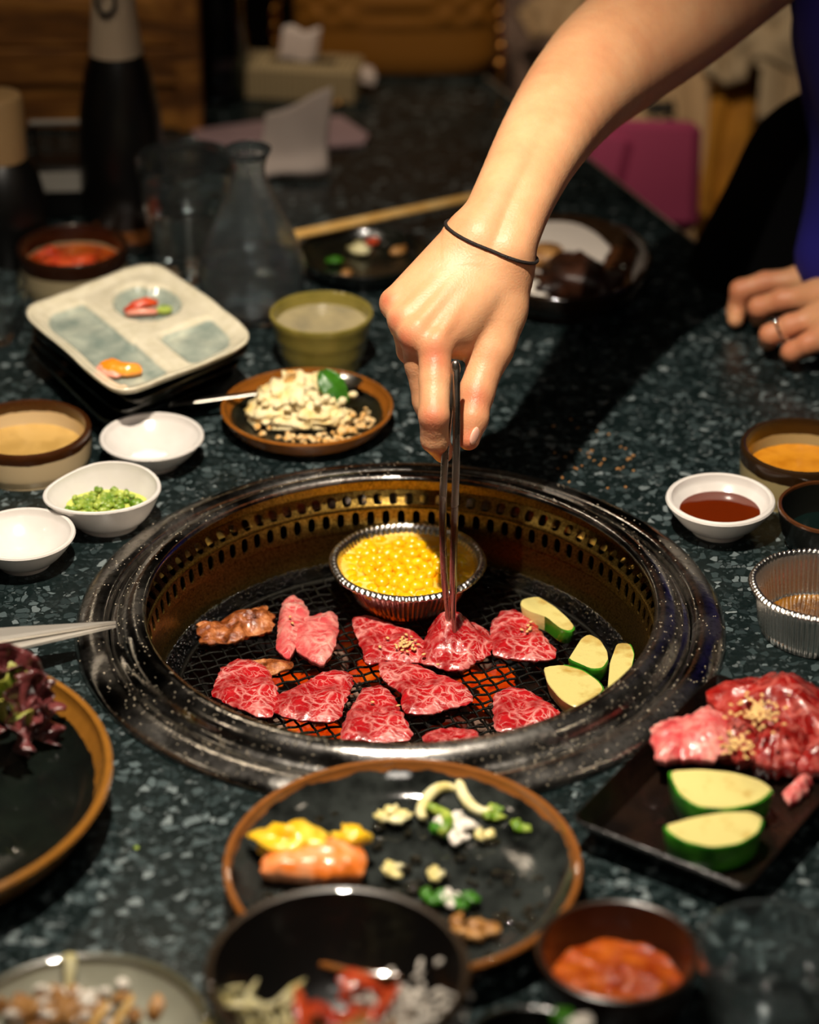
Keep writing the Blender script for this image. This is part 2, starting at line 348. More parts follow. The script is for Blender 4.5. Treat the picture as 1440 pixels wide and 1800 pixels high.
def prism(pts, h, b=.0008, taper=1.0):
    n = len(pts); rows = []
    for s, z in ((taper*.97, 0), (taper, b), (1, h-b), (1-b/.02, h)): rows.append([(p[0]*s, p[1]*s, z) for p in pts])
    V = [v for r in rows for v in r]; Fc = []
    ar = sum(pts[i][0]*pts[(i+1) % n][1]-pts[(i+1) % n][0]*pts[i][1] for i in range(n))
    for k in range(3):
        for i in range(n): j = (i+1) % n; Fc.append((k*n+i, k*n+j, k*n+n+j, k*n+n+i))
    Fc += [tuple(range(n-1, -1, -1)), tuple(range(3*n, 4*n))]
    if ar < 0: Fc = [f[::-1] for f in Fc]
    return V, Fc
def bowl_prof(R, h, rb, t=.0025, p=.5, foot=.003, n=9, fl=None):
    """outside bottom -> rim -> inside centre"""
    o = [(0, .0008), (rb*.86, .0008), (rb*.88, 0), (rb, 0), (rb, foot)]
    f = lambda s: rb+(R-rb)*s**p
    o += [(f(k/n), foot+(h-foot-t*.3)*k/n) for k in range(1, n+1)]
    o += [(R-t*.15, h), (R-t*.5, h+t*.15), (R-t*.85, h)]
    ins = [(max(f(k/n)-t, .001), foot+t*.8+(h-foot-t*.9-t*.8)*k/n) for k in range(n, 0, -1)]
    o += ins + [(rb*.75, foot+t*.5), (0, foot+t*.4)]
    return o
def disc(R, z=0.0, amp=.0004, seg=48, dome=0.0):
    V, Fc = lathe([(0, z+dome), (R*.35, z+dome*.9), (R*.7, z+dome*.5), (R*.93, z), (R, z+.0003), (R*.9, z-.0015), (0, z-.0015)], seg)
    return [(v[0], v[1], v[2]+(amp*noise.noise(Vector(v)*120) if v[2] >= z-.0001 else 0)) for v in V], [f[::-1] for f in Fc]
def ell(V, sx, sy): return [(v[0]*sx, v[1]*sy, v[2]) for v in V[0]], V[1]

# ============================================================ THE SETTING
def struct(name, vf, mat, parent=None, **k):
    o = O(name, vf, mat, parent, **k)
    if not parent: o['kind'] = 'structure'
    return o
struct('floor', box(6, 6, .04, (0, 1, -.02)), 'floor')
struct('wall_back', box(6, .05, 2.8, (0, 4.0, 1.4)), 'wallm'); struct('wall_right', box(.05, 6, 2.8, (3.0, 1, 1.4)), 'wallm'); struct('wall_left', box(.05, 6, 2.8, (-3.0, 1, 1.4)), 'wallm')
struct('ceiling', box(6, 6, .04, (0, 1, 2.82)), 'wallm')
# rough wooden divider at the far left end of the table, one board above another
wr = P(344, 236); wy = wr.y+.005
dv = T('wooden_divider', 'rough brown horizontal board screen behind the bottles at far left of table', 'screen', (wr.x-.26, wy+.012, TZ))
zz = .0
for k, hh in enumerate([.043, .036, .048, .040, .046, .038, .05, .044]):
    O('board', box(.50, .014+.004*(k % 2), hh-.002, (0, -.003*(k % 3), zz+hh/2), .002), 'wood', dv); zz += hh
O('end_post', box(.022, .03, zz, (.255, 0, zz/2), .002), 'wood', dv)
# table
e0, e1 = P(850, 133), P(1310, 497); d_ = (e1-e0).normalized(); nrm = Vector((d_.y, -d_.x, 0))
near = e0 + d_*1.75; tb = T('barbecue_table', 'dark speckled green black stone table with pale metal edge', 'table', (0, 0, 0))
farL = Vector((-1.0, e0.y+.05, TZ)); nearL = Vector((-1.0, near.y, TZ))
out = [e0, near, nearL, farL]
def hole_top(out, r, th):
    n = 160; ringp = [(r*math.cos(2*PI*i/n), r*math.sin(2*PI*i/n)) for i in range(n)]; edgep = []
    for x, y in ringp:
        best = 9e9
        for i in range(4):
            a, b = out[i], out[(i+1) % 4]; ex, ey = b.x-a.x, b.y-a.y; den = x*ey-y*ex
            if abs(den) < 1e-9: continue
            t = (a.x*ey-a.y*ex)/den; u = (a.x*y-a.y*x)/den
            if t > 0 and -1e-6 <= u <= 1+1e-6: best = min(best, t)
        edgep.append((x*best, y*best))
    for a in out:   # snap to corners
        k = min(range(n), key=lambda i: (edgep[i][0]-a.x)**2+(edgep[i][1]-a.y)**2); edgep[k] = (a.x, a.y)
    V = [(x, y, TZ) for x, y in ringp]+[(x, y, TZ) for x, y in edgep]+[(x, y, TZ-th) for x, y in edgep]+[(x, y, TZ-th) for x, y in ringp]; Fc = []
    for i in range(n):
        j = (i+1) % n
        for k in range(4): a = k*n; b = ((k+1) % 4)*n; Fc.append((a+i, b+i, b+j, a+j))
    return V, Fc
O('table_top', hole_top(out, .186, .035), 'table', tb, smooth=False)
mid = (e0+near)/2; L_ = (near-e0).length
O('edge_band', xf(box(L_, .003, .036, (0, 0, 0), .001), (mid.x+nrm.x*-.0014*(-1 if nrm.x < 0 else 1)*-1, mid.y+nrm.y*.0014, TZ-.0175), (0, 0, math.atan2(d_.y, d_.x))), 'edge', tb)
for x, y in ((-.7, -.5), (.25, -.5), (-.7, .8), (0, .7)): O('leg', box(.06, .06, TZ-.035, (x, y, (TZ-.035)/2), .004), 'dark', tb)

# ============================================================ THE GRILL
g = T('table_grill', 'round stainless steel barbecue grill sunk into the table', 'grill', (0, 0, TZ))
O('outer_flange', lathe([(.1865, -.002), (.1995, .0003), (.2005, .0012), (.2, .0032), (.197, .0058), (.192, .0078), (.1865, .0088), (.1825, .0082), (.1803, .006), (.1795, .003), (.180, -.004), (.186, -.004)], 200, closed=True), 'steel', g)
O('rim_ring', lathe([(.1785, -.01), (.1785, .0045), (.1772, .0062), (.1752, .0068), (.1735, .0078), (.172, .0108), (.1695, .0138), (.166, .0162), (.162, .0172), (.1585, .0168), (.1568, .0155), (.1562, .0138), (.1575, .0125), (.1618, .012), (.1665, .008), (.168, .000), (.168, -.01)], 200, closed=True), 'steel', g)
# slotted basket: collar, sloping slotted ledge, slotted wall
def slotted(pr0, pr1, n, web, a0, a1, off=0.0, bulge=0.0):
    """band between two (r,z) circles with n rounded slots, v from a0 to a1"""
    V, Fc = [], []
    def pt(u, v):
        a = 2*PI*(u+off)/n; r = pr0[0]+(pr1[0]-pr0[0])*v; z = pr0[1]+(pr1[1]-pr0[1])*v; return (r*math.cos(a), r*math.sin(a), z)
    hw = (1-web)/2; cap = .28*(a1-a0)
    hole = []
    for k in range(5): t = PI*k/4; hole.append((.5+hw*math.cos(t), a1-cap+cap*math.sin(t)))
    for k in range(5): t = PI+PI*k/4; hole.append((.5+hw*math.cos(t), a0+cap+cap*math.sin(t)))
    outer = [(1, a1-cap), (1, 1), (.5, 1), (0, 1), (0, a1-cap), (0, a0+cap), (0, 0), (.5, 0), (1, 0), (1, a0+cap)]
    for s in range(n):
        b = len(V)
        for (u, v) in hole: V.append(pt(s+u, v))
        for (u, v) in outer: V.append(pt(s+u, v))
        for k in range(10): j = (k+1) % 10; Fc.append((b+k, b+10+k, b+10+j, b+j))
    return V, Fc
O('collar', lathe([(.1660, .0125), (.1664, .010), (.1662, .001)], 160), 'basket', g)
c1 = O('slotted_ledge', slotted((.1662, .001), (.1588, -.0075), 96, .42, .18, .92), 'basket', g, smooth=False)
O('ledge_rib', torus(.1585, .0014, 200, 8), 'basket', g, loc=(0, 0, -.0078))
c2 = O('slotted_wall', slotted((.1583, -.009), (.1562, -.0235), 96, .5, .06, .78, .5), 'basket', g, smooth=False)
O('lower_wall', lathe([(.1562, -.0235), (.1552, -.034), (.153, -.046), (.151, -.05)], 160), 'basket', g)
O('outer_drum', lathe([(.178, -.006), (.178, -.12), (.0, -.12)], 96), 'drum', g)
for o in (c1, c2):
    m_ = o.modifiers.new('thickness', 'SOLIDIFY'); m_.thickness = .0012; m_.offset = 0
def peb(a, r, z, k):
    d = .0011*noise.noise(Vector((r*math.cos(a), r*math.sin(a), z))*260); return ((r+d)*math.cos(a), (r+d)*math.sin(a), z+d*1.2)
O('pebbled_ring', lathe([(.1512, -.049), (.1505, -.045), (.149, -.0425), (.1465, -.0425), (.144, -.046), (.141, -.0505), (.137, -.053), (.137, -.056), (.151, -.056)], 700, peb, True), 'pebble', g, ang=None)
O('burner_tray', lathe([(.0, -.098), (.13, -.098), (.145, -.06), (.147, -.06), (.132, -.1), (0, -.1)], 96), 'drum', g)
def scatter(n, fn, a, b, seg=7, nv=4):
    o = []
    for k in range(n):
        (x, y, z), q = fn(k); u = random.uniform(a, b); o.append(xf(blob(u, u*random.uniform(.7, 1), u*q, .1, 1, k, seg, nv), (x, y, z), (0, 0, k)))
    return join(*o)
PRF = [(.1355, -.0535), (.141, -.0497), (.144, -.0452), (.1465, -.0420), (.149, -.0420), (.1508, -.0445)]
def pebf(k):
    u = random.random()*(len(PRF)-1.001); i = int(u); t = u-i; r_ = PRF[i][0]*(1-t)+PRF[i+1][0]*t; z = PRF[i][1]*(1-t)+PRF[i+1][1]*t; a = random.random()*2*PI; return (r_*math.cos(a), r_*math.sin(a), z), 1
O('pebbles', scatter(2600, pebf, .0007, .0014), 'gritty', g, kind='stuff', ang=None)
RP = [(.1995, .0036), (.197, .0060), (.192, .0080), (.1865, .0090), (.1825, .0084), (.1735, .0080), (.172, .0110), (.1695, .0140), (.166, .0164), (.162, .0174), (.1585, .0170)]
def drf(k):
    u = random.random()*(len(RP)-1.001); i = int(u); t = u-i; r_ = RP[i][0]*(1-t)+RP[i+1][0]*t; z = RP[i][1]*(1-t)+RP[i+1][1]*t; a = random.choice([random.gauss(-PI/2, 1.0), random.random()*2*PI]); return (r_*math.cos(a), r_*math.sin(a), z-.0002), .45
O('grease_spatter', scatter(1100, drf, .00025, .0007), 'greased', g, kind='stuff', ang=None)
# grate
ZG = -.046
gr = T('wire_grate', 'black woven wire mesh cooking grate inside the grill', 'grate', (0, 0, TZ))
wires = []
Rg = .139; spc = .0082; rot = math.radians(22)
for fam in (0, 1):
    for k in range(-17, 18):
        o_ = k*spc+(.002*noise.noise(Vector((k*.7, fam*9, 0))))
        if abs(o_) >= Rg-.003: continue
        hl = math.sqrt(Rg*Rg-o_*o_); n_ = max(6, int(hl*2/.0041)); path = []
        for i in range(n_+1):
            s = -hl+2*hl*i/n_; x, y = (s, o_) if fam == 0 else (o_, s)
            wv = .0007*math.sin(PI*(s/spc)+PI*(k % 2)+(PI if fam else 0)+PI/2)
            X = x*math.cos(rot)-y*math.sin(rot); Y = x*math.sin(rot)+y*math.cos(rot)
            path.append((X, Y, ZG-.003+wv-.002*(1-(X*X+Y*Y)/(Rg*Rg))+.0015*noise.noise(Vector((X, Y, 0))*25)))
        wires.append(tube(path, .00085, 5, cap=False))
O('wire_mesh', join(*wires), 'grate', gr, kind='stuff', ang=None)
O('hoop', torus(.1395, .0018, 160, 8), 'grate', gr, loc=(0, 0, ZG-.003))
# lava rocks and embers
rk = [mesh('lava_rock', blob(.0085, .007, .005, .5, 1.4, s, 10, 7), 'rock', True, None) for s in range(5)]
em = [mesh('ember', blob(.009, .008, .004, .4, 1.4, s+9, 10, 7), 'ember', True, None) for s in range(3)]
em2 = [mesh('ember', blob(.009, .008, .004, .4, 1.4, s+9, 10, 7), 'ember2', True, None) for s in range(3)]
hot = [(640, 1180), (625, 1195), (655, 1170), (530, 1200), (545, 1210), (565, 1205), (585, 1290), (570, 1300), (555, 1293), (870, 1190), (850, 1205), (885, 1185), (880, 1210), (705, 1150), (690, 1165), (500, 1195), (545, 1290), (860, 1230), (600, 1215), (520, 1272), (825, 1195)]
warm = [(640, 1085), (670, 1075), (610, 1080), (590, 1090), (620, 1110), (600, 1130), (700, 1080), (650, 1100), (720, 1200), (680, 1205), (760, 1290), (800, 1275)]
placed = []
for lst, ms, nm, lb, grp in ((hot, em, 'ember', 'bright orange glowing ember under the grate wires', 'bright embers under the grate'), (warm, em2, 'ember', 'dull red ember under the grate behind the meat', 'dull red embers under the grate')):
    for i, (x, y) in enumerate(lst):
        p = P(x, y+3, -.088); placed.append(p)
        o = O(nm, ms[i % 3], None, None, p, lb, 'ember', grp, rot=(0, 0, i*1.3)); o.scale = (1.25, 1.0, 1)
i = 0
for k in range(900):
    a = random.random()*2*PI; r = .105*math.sqrt(random.random()); p = Vector((r*math.cos(a), r*math.sin(a), TZ-.088+.002*random.random()))
    if any((p-q).length < .0118 for q in placed): continue
    placed.append(p); O('lava_rock', rk[i % 5], None, None, p, 'rough grey brown lava rock lying under the grate', 'rock', 'lava rocks under the grate', rot=(0, 0, random.random()*6)); i += 1
# ------------------------------------------------------------ meat on the grate
def slice_(name, label, px, mat, th=.0045, z=ZG, seed=0, grp=None, cat='meat', **k):
    c, q = loc_outline(px, z); c.z += .0002
    return O(name, slab(q, th, seed=seed, **k), mat, None, c, label, cat, grp, ang=None), c
G = 'beef slices on the grate'
cc = P(412, 1105, ZG)
slice_('cooked_beef', 'browned grilled beef strip at the far left of the grate', [(345, 1108), (372, 1105), (392, 1098), (415, 1085), (440, 1075), (470, 1074), (484, 1092), (478, 1115), (462, 1120), (445, 1122), (420, 1133), (385, 1135), (365, 1142), (350, 1128)], 'cooked', .008, seed=1, grp=G, amp=.005, fr=70, rag=.002, edge=3)
slice_('cooked_beef', 'thin browned beef strip under the far left raw slice', [(385, 1190), (400, 1172), (440, 1165), (480, 1163), (515, 1168), (516, 1178), (480, 1190), (440, 1200), (400, 1205)], 'cooked', .004, seed=2, grp=G, amp=.002)
slice_('beef_slice', 'pale pink folded beef slice standing nearest the browned strip', [(497, 1068), (515, 1056), (532, 1066), (543, 1085), (545, 1105), (530, 1130), (519, 1150), (510, 1166), (495, 1162), (485, 1150), (488, 1120), (492, 1090)], 'beef2', .0105, seed=3, grp=G, amp=.002, edge=2.5)
slice_('beef_slice', 'pale pink heart shaped beef slice left of the corn cup', [(512, 1110), (530, 1096), (555, 1090), (585, 1083), (594, 1092), (596, 1115), (592, 1138), (580, 1165), (568, 1178), (550, 1172), (530, 1160), (512, 1142), (508, 1125)], 'beef2', .0095, seed=4, grp=G, amp=.0022, edge=3)
slice_('beef_slice', 'marbled raw beef slice at lower left touching the rim, triangular', [(390, 1178), (415, 1165), (445, 1164), (468, 1176), (478, 1195), (490, 1222), (488, 1245), (478, 1268), (455, 1266), (415, 1250), (370, 1228), (378, 1205)], 'beef', .0058, seed=5, grp=G)
slice_('beef_slice', 'marbled raw beef slice lying right of the lower left triangle', [(478, 1232), (500, 1222), (530, 1210), (555, 1195), (575, 1185), (600, 1184), (620, 1192), (622, 1210), (612, 1230), (600, 1268), (585, 1276), (545, 1274), (505, 1268), (478, 1258)], 'beef', .0058, seed=6, grp=G)
slice_('beef_slice', 'marbled raw beef slice at front centre left of grate, wide base', [(640, 1215), (668, 1209), (692, 1228), (705, 1255), (728, 1298), (720, 1308), (660, 1312), (597, 1306), (604, 1275), (622, 1240)], 'beef', .0058, seed=7, grp=G)
slice_('beef_slice', 'raw beef slice topped with sesame seeds in front of corn cup', [(618, 1093), (645, 1087), (680, 1100), (715, 1112), (745, 1128), (752, 1150), (745, 1170), (715, 1172), (680, 1168), (650, 1175), (641, 1172), (636, 1145), (622, 1115)], 'beef', .0058, seed=8, grp=G)
slice_('beef_slice', 'long raw beef slice at grate centre below the sesame slice', [(665, 1170), (700, 1166), (735, 1175), (775, 1192), (810, 1205), (832, 1228), (828, 1243), (795, 1250), (760, 1262), (712, 1262), (704, 1245), (708, 1225), (685, 1212), (668, 1195)], 'beef', .0058, seed=9, grp=G)
tip = P(797, 1110, -.034)
def lift(x, y): return .017*math.exp(-((x+.004)**2+(y-.008)**2)/.00022)
slice_('beef_slice', 'raw beef slice gripped and lifted by the steel tongs', [(770, 1112), (792, 1095), (812, 1096), (835, 1105), (858, 1118), (868, 1140), (860, 1160), (835, 1172), (815, 1186), (790, 1186), (760, 1176), (735, 1172), (742, 1150), (752, 1128)], 'beef', .006, seed=10, grp=G, lift=lift, amp=.003)
slice_('beef_slice', 'raw beef triangle right of the lifted slice', [(880, 1080), (902, 1076), (930, 1090), (955, 1120), (980, 1152), (972, 1166), (935, 1168), (895, 1164), (868, 1158), (860, 1135), (863, 1100)], 'beef', .0058, seed=11, grp=G)
slice_('beef_slice', 'raw beef slice at front right of grate beside the zucchini', [(868, 1225), (895, 1213), (925, 1218), (955, 1236), (985, 1258), (975, 1276), (940, 1285), (900, 1295), (870, 1292), (866, 1260)], 'beef', .0058, seed=12, grp=G)
slice_('beef_slice', 'raw beef slice mostly hidden behind the front rim', [(740, 1302), (765, 1289), (800, 1288), (838, 1294), (850, 1310), (820, 1325), (760, 1325)], 'beef', .006, seed=13, grp=G)
def seeds(name, label, pts, z0, s=1.0, spread=0):
    b = []
    for (x, y, dz) in pts:
        p = P(x, y, z0+dz); b.append(xf(blob(.0016*s, .0010*s, .0006*s, .05, 1, 0, 7, 4), p, (random.uniform(-.3, .3), random.uniform(-.3, .3), random.random()*6)))
    o = P(pts[0][0], pts[0][1], z0); V, Fc = join(*b)
    return O(name, ([(v[0]-o.x, v[1]-o.y, v[2]-o.z) for v in V], Fc), 'seed', None, o, label, 'seeds', kind='stuff', ang=None)
seeds('sesame_seeds', 'cluster of toasted sesame seeds on the slice before the corn cup', [(random.gauss(713, 10), random.gauss(1130, 7), 0) for _ in range(34)]+[(668, 1137, 0), (770, 1168, 0), (745, 1150, 0)], ZG+.0082)
seeds('sesame_seeds', 'few sesame seeds along top of right raw beef triangle', [(random.gauss(930, 6), random.gauss(1105, 5), 0) for _ in range(7)], ZG+.0084)
seeds('sesame_seeds', 'few sesame seeds near left raw slice on the grate', [(510, 1084, .004), (514, 1095, .004), (700, 1240, 0), (655, 1234, 0)], ZG+.0084)
# ------------------------------------------------------------ zucchini
def zuc(label, px, z, h, sk, flip=False, grp=None, taper=.9):
    """px: outline of the cut face seen from above at height z+h; sk: index range carrying green skin"""
    c, q = loc_outline(px, z+h); c.z = z+TZ+.0003
    t = T('zucchini_wedge', label, 'zucchini', c, 0, grp)
    V0 = resample([(a[0], a[1], 0) for a in q], 40, 1); pts = [(v.x, v.y) for v in V0]
    n0 = len(px); tot = sum((Vector(q[(i+1) % n0])-Vector(q[i])).length for i in range(n0)); cum = [0]
    for i in range(n0): cum.append(cum[-1]+(Vector(q[(i+1) % n0])-Vector(q[i])).length/tot)
    O('flesh', prism(pts, h, .0006, taper), 'flesh', t)
    a = int(round(cum[sk[0]]*40)); b = int(round(cum[sk[1]]*40)); b = b if b > a else b+40; V, Fc = [], []
    rows = ((taper*.985, 0.0002), (taper*1.02+.0, .001), ((1+taper)/2*1.03, h*.5), (1.025, h-.0012), (1.02, h-.0002), (1.0, h+.0002), (.955, h+.0001))
    for i in range(a, b+1):
        p = pts[i % 40]
        for s, zz in rows: V.append((p[0]*s, p[1]*s, zz))
    m = len(rows)
    for i in range(b-a):
        for k in range(m-1): Fc.append((i*m+k, (i+1)*m+k, (i+1)*m+k+1, i*m+k+1))
    s = O('skin', (V[:], Fc), 'zskin', t)
    return t
GZ = 'zucchini wedges on the grate'
zuc('long zucchini wedge with green end, farthest back on the grate', [(917, 1053), (945, 1048), (975, 1066), (1000, 1088), (1012, 1104), (1005, 1112), (988, 1108), (960, 1085), (930, 1075), (914, 1065)], ZG, .011, (4, 7), grp=GZ)
zuc('short rounded zucchini piece in the middle of the zucchini group', [(1022, 1122), (1035, 1114), (1055, 1124), (1068, 1145), (1070, 1162), (1060, 1176), (1040, 1178), (1018, 1168), (998, 1160)], ZG, .011, (4, 8), grp=GZ)
zuc('zucchini wedge at the far right, standing against the basket wall', [(1085, 1130), (1108, 1130), (1116, 1150), (1108, 1190), (1085, 1212), (1068, 1210), (1072, 1165)], ZG, .012, (1, 4), grp=GZ)
zuc('large pale zucchini wedge nearest the front rim', [(955, 1172), (990, 1168), (1025, 1178), (1052, 1196), (1064, 1212), (1045, 1232), (1010, 1244), (985, 1228), (962, 1200)], ZG, .010, (1, 5), grp=GZ)
# ------------------------------------------------------------ corn cup
def foil_cup(name, label, px, py, w_, h, z, rb, seg=360, nr=76):
    c, R = rim(px, py, w_, z+h); c.z = z+TZ+.0003; t = T(name, label, 'foil cup', c)
    t_ = .0005
    def mod(a, r, z_, k):
        amp = 0
        if .1*h < z_ < .93*h: amp = .00075
        zz = z_; rr = r+amp*math.sin(nr*a)*(1 if z_ < .93*h else .3)
        if r > R*.905 and z_ > .9*h: zz += .0006*math.sin(nr*a)*(1 if r < R*.99 else .4)
        rr += .0008*noise.noise(Vector((math.cos(a)*2, math.sin(a)*2, z_*40)))
        return (rr*math.cos(a), rr*math.sin(a), max(zz, .0))
    Ri = R*.9
    prof = [(0, .001), (rb*.7, .0012), (rb*.95, 0), (rb, .0006)]+[(rb+(Ri-rb)*s, h*s) for s in (.2, .4, .6, .8, .93)]+[(Ri+.0005, h), (R*.94, h+.0006), (R*.98, h+.0004), (R, h-.0008), (R*.985, h-.0012), (R*.97, h+.0001+t_*1.8), (R*.93, h+.0006+t_*2), (Ri, h+t_*2)]
    prof += [(rb-t_+(Ri-rb)*s, h*s+t_) for s in (.93, .8, .6, .4, .2)]+[(rb-.001, .0016), (0, .0020)]
    O('foil_wall', lathe(prof, seg, mod), 'foil', t, ang=None); return t, c, Ri
ct, cc, cRi = foil_cup('foil_cup', 'crimped silver foil cup full of yellow corn on the grate', 717, 986, 278, .0265, ZG, .034)
O('cheese_sauce', disc((cRi-.0012), .0222, .0012), 'cheese', ct)
def kern():
    V, Fc = blob(.0056, .0042, .0036, .12, 1.2, 2, 10, 6); return [(v[0], v[1]*(1-.25*v[0]/.0056), v[2]) for v in V], Fc
kmesh = mesh('corn_kernel', kern(), 'corn', True, None); kp = []
for k in range(6000):
    a = random.random()*2*PI; r = (cRi-.0065)*math.sqrt(random.random()); x, y = r*math.cos(a), r*math.sin(a)
    lay = 0 if len(kp) < 82 else 1
    zz = .0205+lay*.0032-(.0045 if (x > .008 and y > .018) else 0)
    if lay and r > .030: continue
    if any((x-p[0])**2+(y-p[1])**2 < .0064**2 for p in kp if p[2] == lay): continue
    kp.append((x, y, lay)); 
    o = O('corn_kernel', kmesh, None, None, (cc.x+x, cc.y+y, cc.z+zz+random.uniform(-.0008, .0008)), 'glossy yellow corn kernel heaped in the foil cup', 'corn', 'corn kernels in the foil cup', rot=(random.uniform(-.5, .5), random.uniform(-.5, .5), random.random()*6))
    if len(kp) > 150: break
# ============================================================ TONGS
tg = T('tongs', 'slim steel tongs held upright over the grill gripping a beef slice', 'tongs', tip)
def arm(p0, p1, p2, p3):
    pts = []
    for k in range(25):
        s = k/24
        a = p0*(1-s)**3+p1*3*s*(1-s)**2+p2*3*s*s*(1-s)+p3*s**3; pts.append(a-tip)
    r = [.0011+.0012*min(1, k/6) if k < 19 else .0023 for k in range(25)]
    return tube(pts, r, 10, .75, (0, 1, 0))
dT = depth(tip)
la = O('arm', arm(Q(790, 1102, dT-.002), Q(778, 1010, dT-.03), Q(768, 860, dT-.06), Q(799, 650, dT-.07)), 'tong', tg)
ra = O('arm', arm(Q(799, 1116, dT-.006), Q(791, 1010, dT-.036), Q(806, 860, dT-.064), Q(802, 648, dT-.072)), 'tong', tg)
tp_ = Q(800.5, 649, dT-.071)-tip
O('hinge_bend', xf(blob(.0032, .0026, .006, .0, 1, 0, 12, 8), tp_), 'tong', tg)

# ============================================================ THE PERSON
PR = []
def rc(a, b, ra_, rb_, k=.006): PR.append((np.array(a), np.array(b), ra_, rb_, k))
def chain(pts, k=.006):
    for (p, r), (q, s) in zip(pts, pts[1:]): rc(p, q, r, s, k)
def sd(p, a, b, r1, r2):
    ba = b-a; L = np.dot(ba, ba)+1e-12; pa = p-a; h = np.clip((pa@ba)/L, 0, 1)
    return np.linalg.norm(pa-h[..., None]*ba, axis=-1)-(r1+(r2-r1)*h)
def smin(a, b, k):
    h = np.maximum(k-np.abs(a-b), 0)/k; return np.minimum(a, b)-h*h*k*.25
def sdf(p, prims):
    d = np.full(p.shape[:-1], 1.0)
    for a, b, r1, r2, k in prims: d = smin(d, sd(p, a, b, r1, r2), k)
    return d
def nets(prims, h):
    lo = np.min([np.minimum(a, b)-max(r1, r2) for a, b, r1, r2, k in prims], 0)-.012; hi = np.max([np.maximum(a, b)+max(r1, r2) for a, b, r1, r2, k in prims], 0)+.012
    n = np.ceil((hi-lo)/h).astype(int)+1; D = np.full(n, .05, np.float32)
    for a, b, r1, r2, k in prims:
        m = max(r1, r2)+k+.004; i0 = np.maximum(((np.minimum(a, b)-m-lo)/h).astype(int), 0); i1 = np.minimum(((np.maximum(a, b)+m-lo)/h).astype(int)+2, n)
        ax = [np.arange(i0[q], i1[q])*h+lo[q] for q in range(3)]; ba = b-a; L = float(ba@ba)+1e-12
        X, Y, Z = [v.astype(np.float32) for v in np.meshgrid(*[ax[q]-a[q] for q in range(3)], indexing='ij')]
        t = np.clip((X*ba[0]+Y*ba[1]+Z*ba[2])/L, 0, 1); d = np.sqrt((X-t*ba[0])**2+(Y-t*ba[1])**2+(Z-t*ba[2])**2)-(r1+(r2-r1)*t)
        sl = tuple(slice(i0[q], i1[q]) for q in range(3)); D[sl] = smin(D[sl], d, k)
    S = D < 0
    cnt = np.zeros(n-1, np.int8)
    cor = [(i, j, k) for i in (0, 1) for j in (0, 1) for k in (0, 1)]
    for i, j, k in cor: cnt += S[i:n[0]-1+i, j:n[1]-1+j, k:n[2]-1+k]
    cell = np.argwhere((cnt > 0) & (cnt < 8)); idm = np.full(n-1, -1, np.int32); idm[tuple(cell.T)] = np.arange(len(cell))
    acc = np.zeros((len(cell), 3)); c_ = np.zeros(len(cell)); val = {c: D[cell[:, 0]+c[0], cell[:, 1]+c[1], cell[:, 2]+c[2]].astype(float) for c in cor}
    for c in cor:
        for ax_ in range(3):
            if c[ax_]: continue
            e = list(c); e[ax_] = 1; v0, v1 = val[c], val[tuple(e)]; m = (v0 < 0) != (v1 < 0); t = np.where(m, v0/(v0-v1+1e-12), 0)
            p = np.tile(np.array(c, float), (len(cell), 1)); p[:, ax_] += t; acc[m] += p[m]; c_[m] += 1
    V = (cell+acc/c_[:, None])*h+lo; Fs = []
    for ax_ in range(3):
        a1, a2 = (ax_+1) % 3, (ax_+2) % 3
        s0 = [slice(None)]*3; s1 = [slice(None)]*3; s0[ax_] = slice(0, -1); s1[ax_] = slice(1, None)
        ch = S[tuple(s0)] != S[tuple(s1)]; E = np.argwhere(ch); E = E[(E[:, a1] > 0) & (E[:, a2] > 0) & (E[:, a1] < n[a1]-1) & (E[:, a2] < n[a2]-1)]
        ins = S[tuple(E.T)]; q = []
        for d1, d2 in ((-1, -1), (0, -1), (0, 0), (-1, 0)):
            f = E.copy(); f[:, a1] += d1; f[:, a2] += d2; q.append(idm[tuple(f.T)])
        q = np.stack(q, 1); q[~ins] = q[~ins][:, ::-1]; Fs.append(q)
    return V, np.concatenate(Fs)
def fast_mesh(name, V, Fq, mat):
    me = bpy.data.meshes.new(name); me.vertices.add(len(V)); me.vertices.foreach_set('co', np.asarray(V, np.float32).ravel())
    me.loops.add(len(Fq)*4); me.loops.foreach_set('vertex_index', Fq.astype(np.int32).ravel()); me.polygons.add(len(Fq))
    me.polygons.foreach_set('loop_start', np.arange(0, len(Fq)*4, 4, dtype=np.int32)); me.polygons.foreach_set('loop_total', np.full(len(Fq), 4, np.int32))
    me.polygons.foreach_set('use_smooth', np.ones(len(Fq), bool)); me.materials.append(MAT[mat]); me.update(calc_edges=True); me.validate(); return me
def px_r(w_, d): return w_/2*d/F
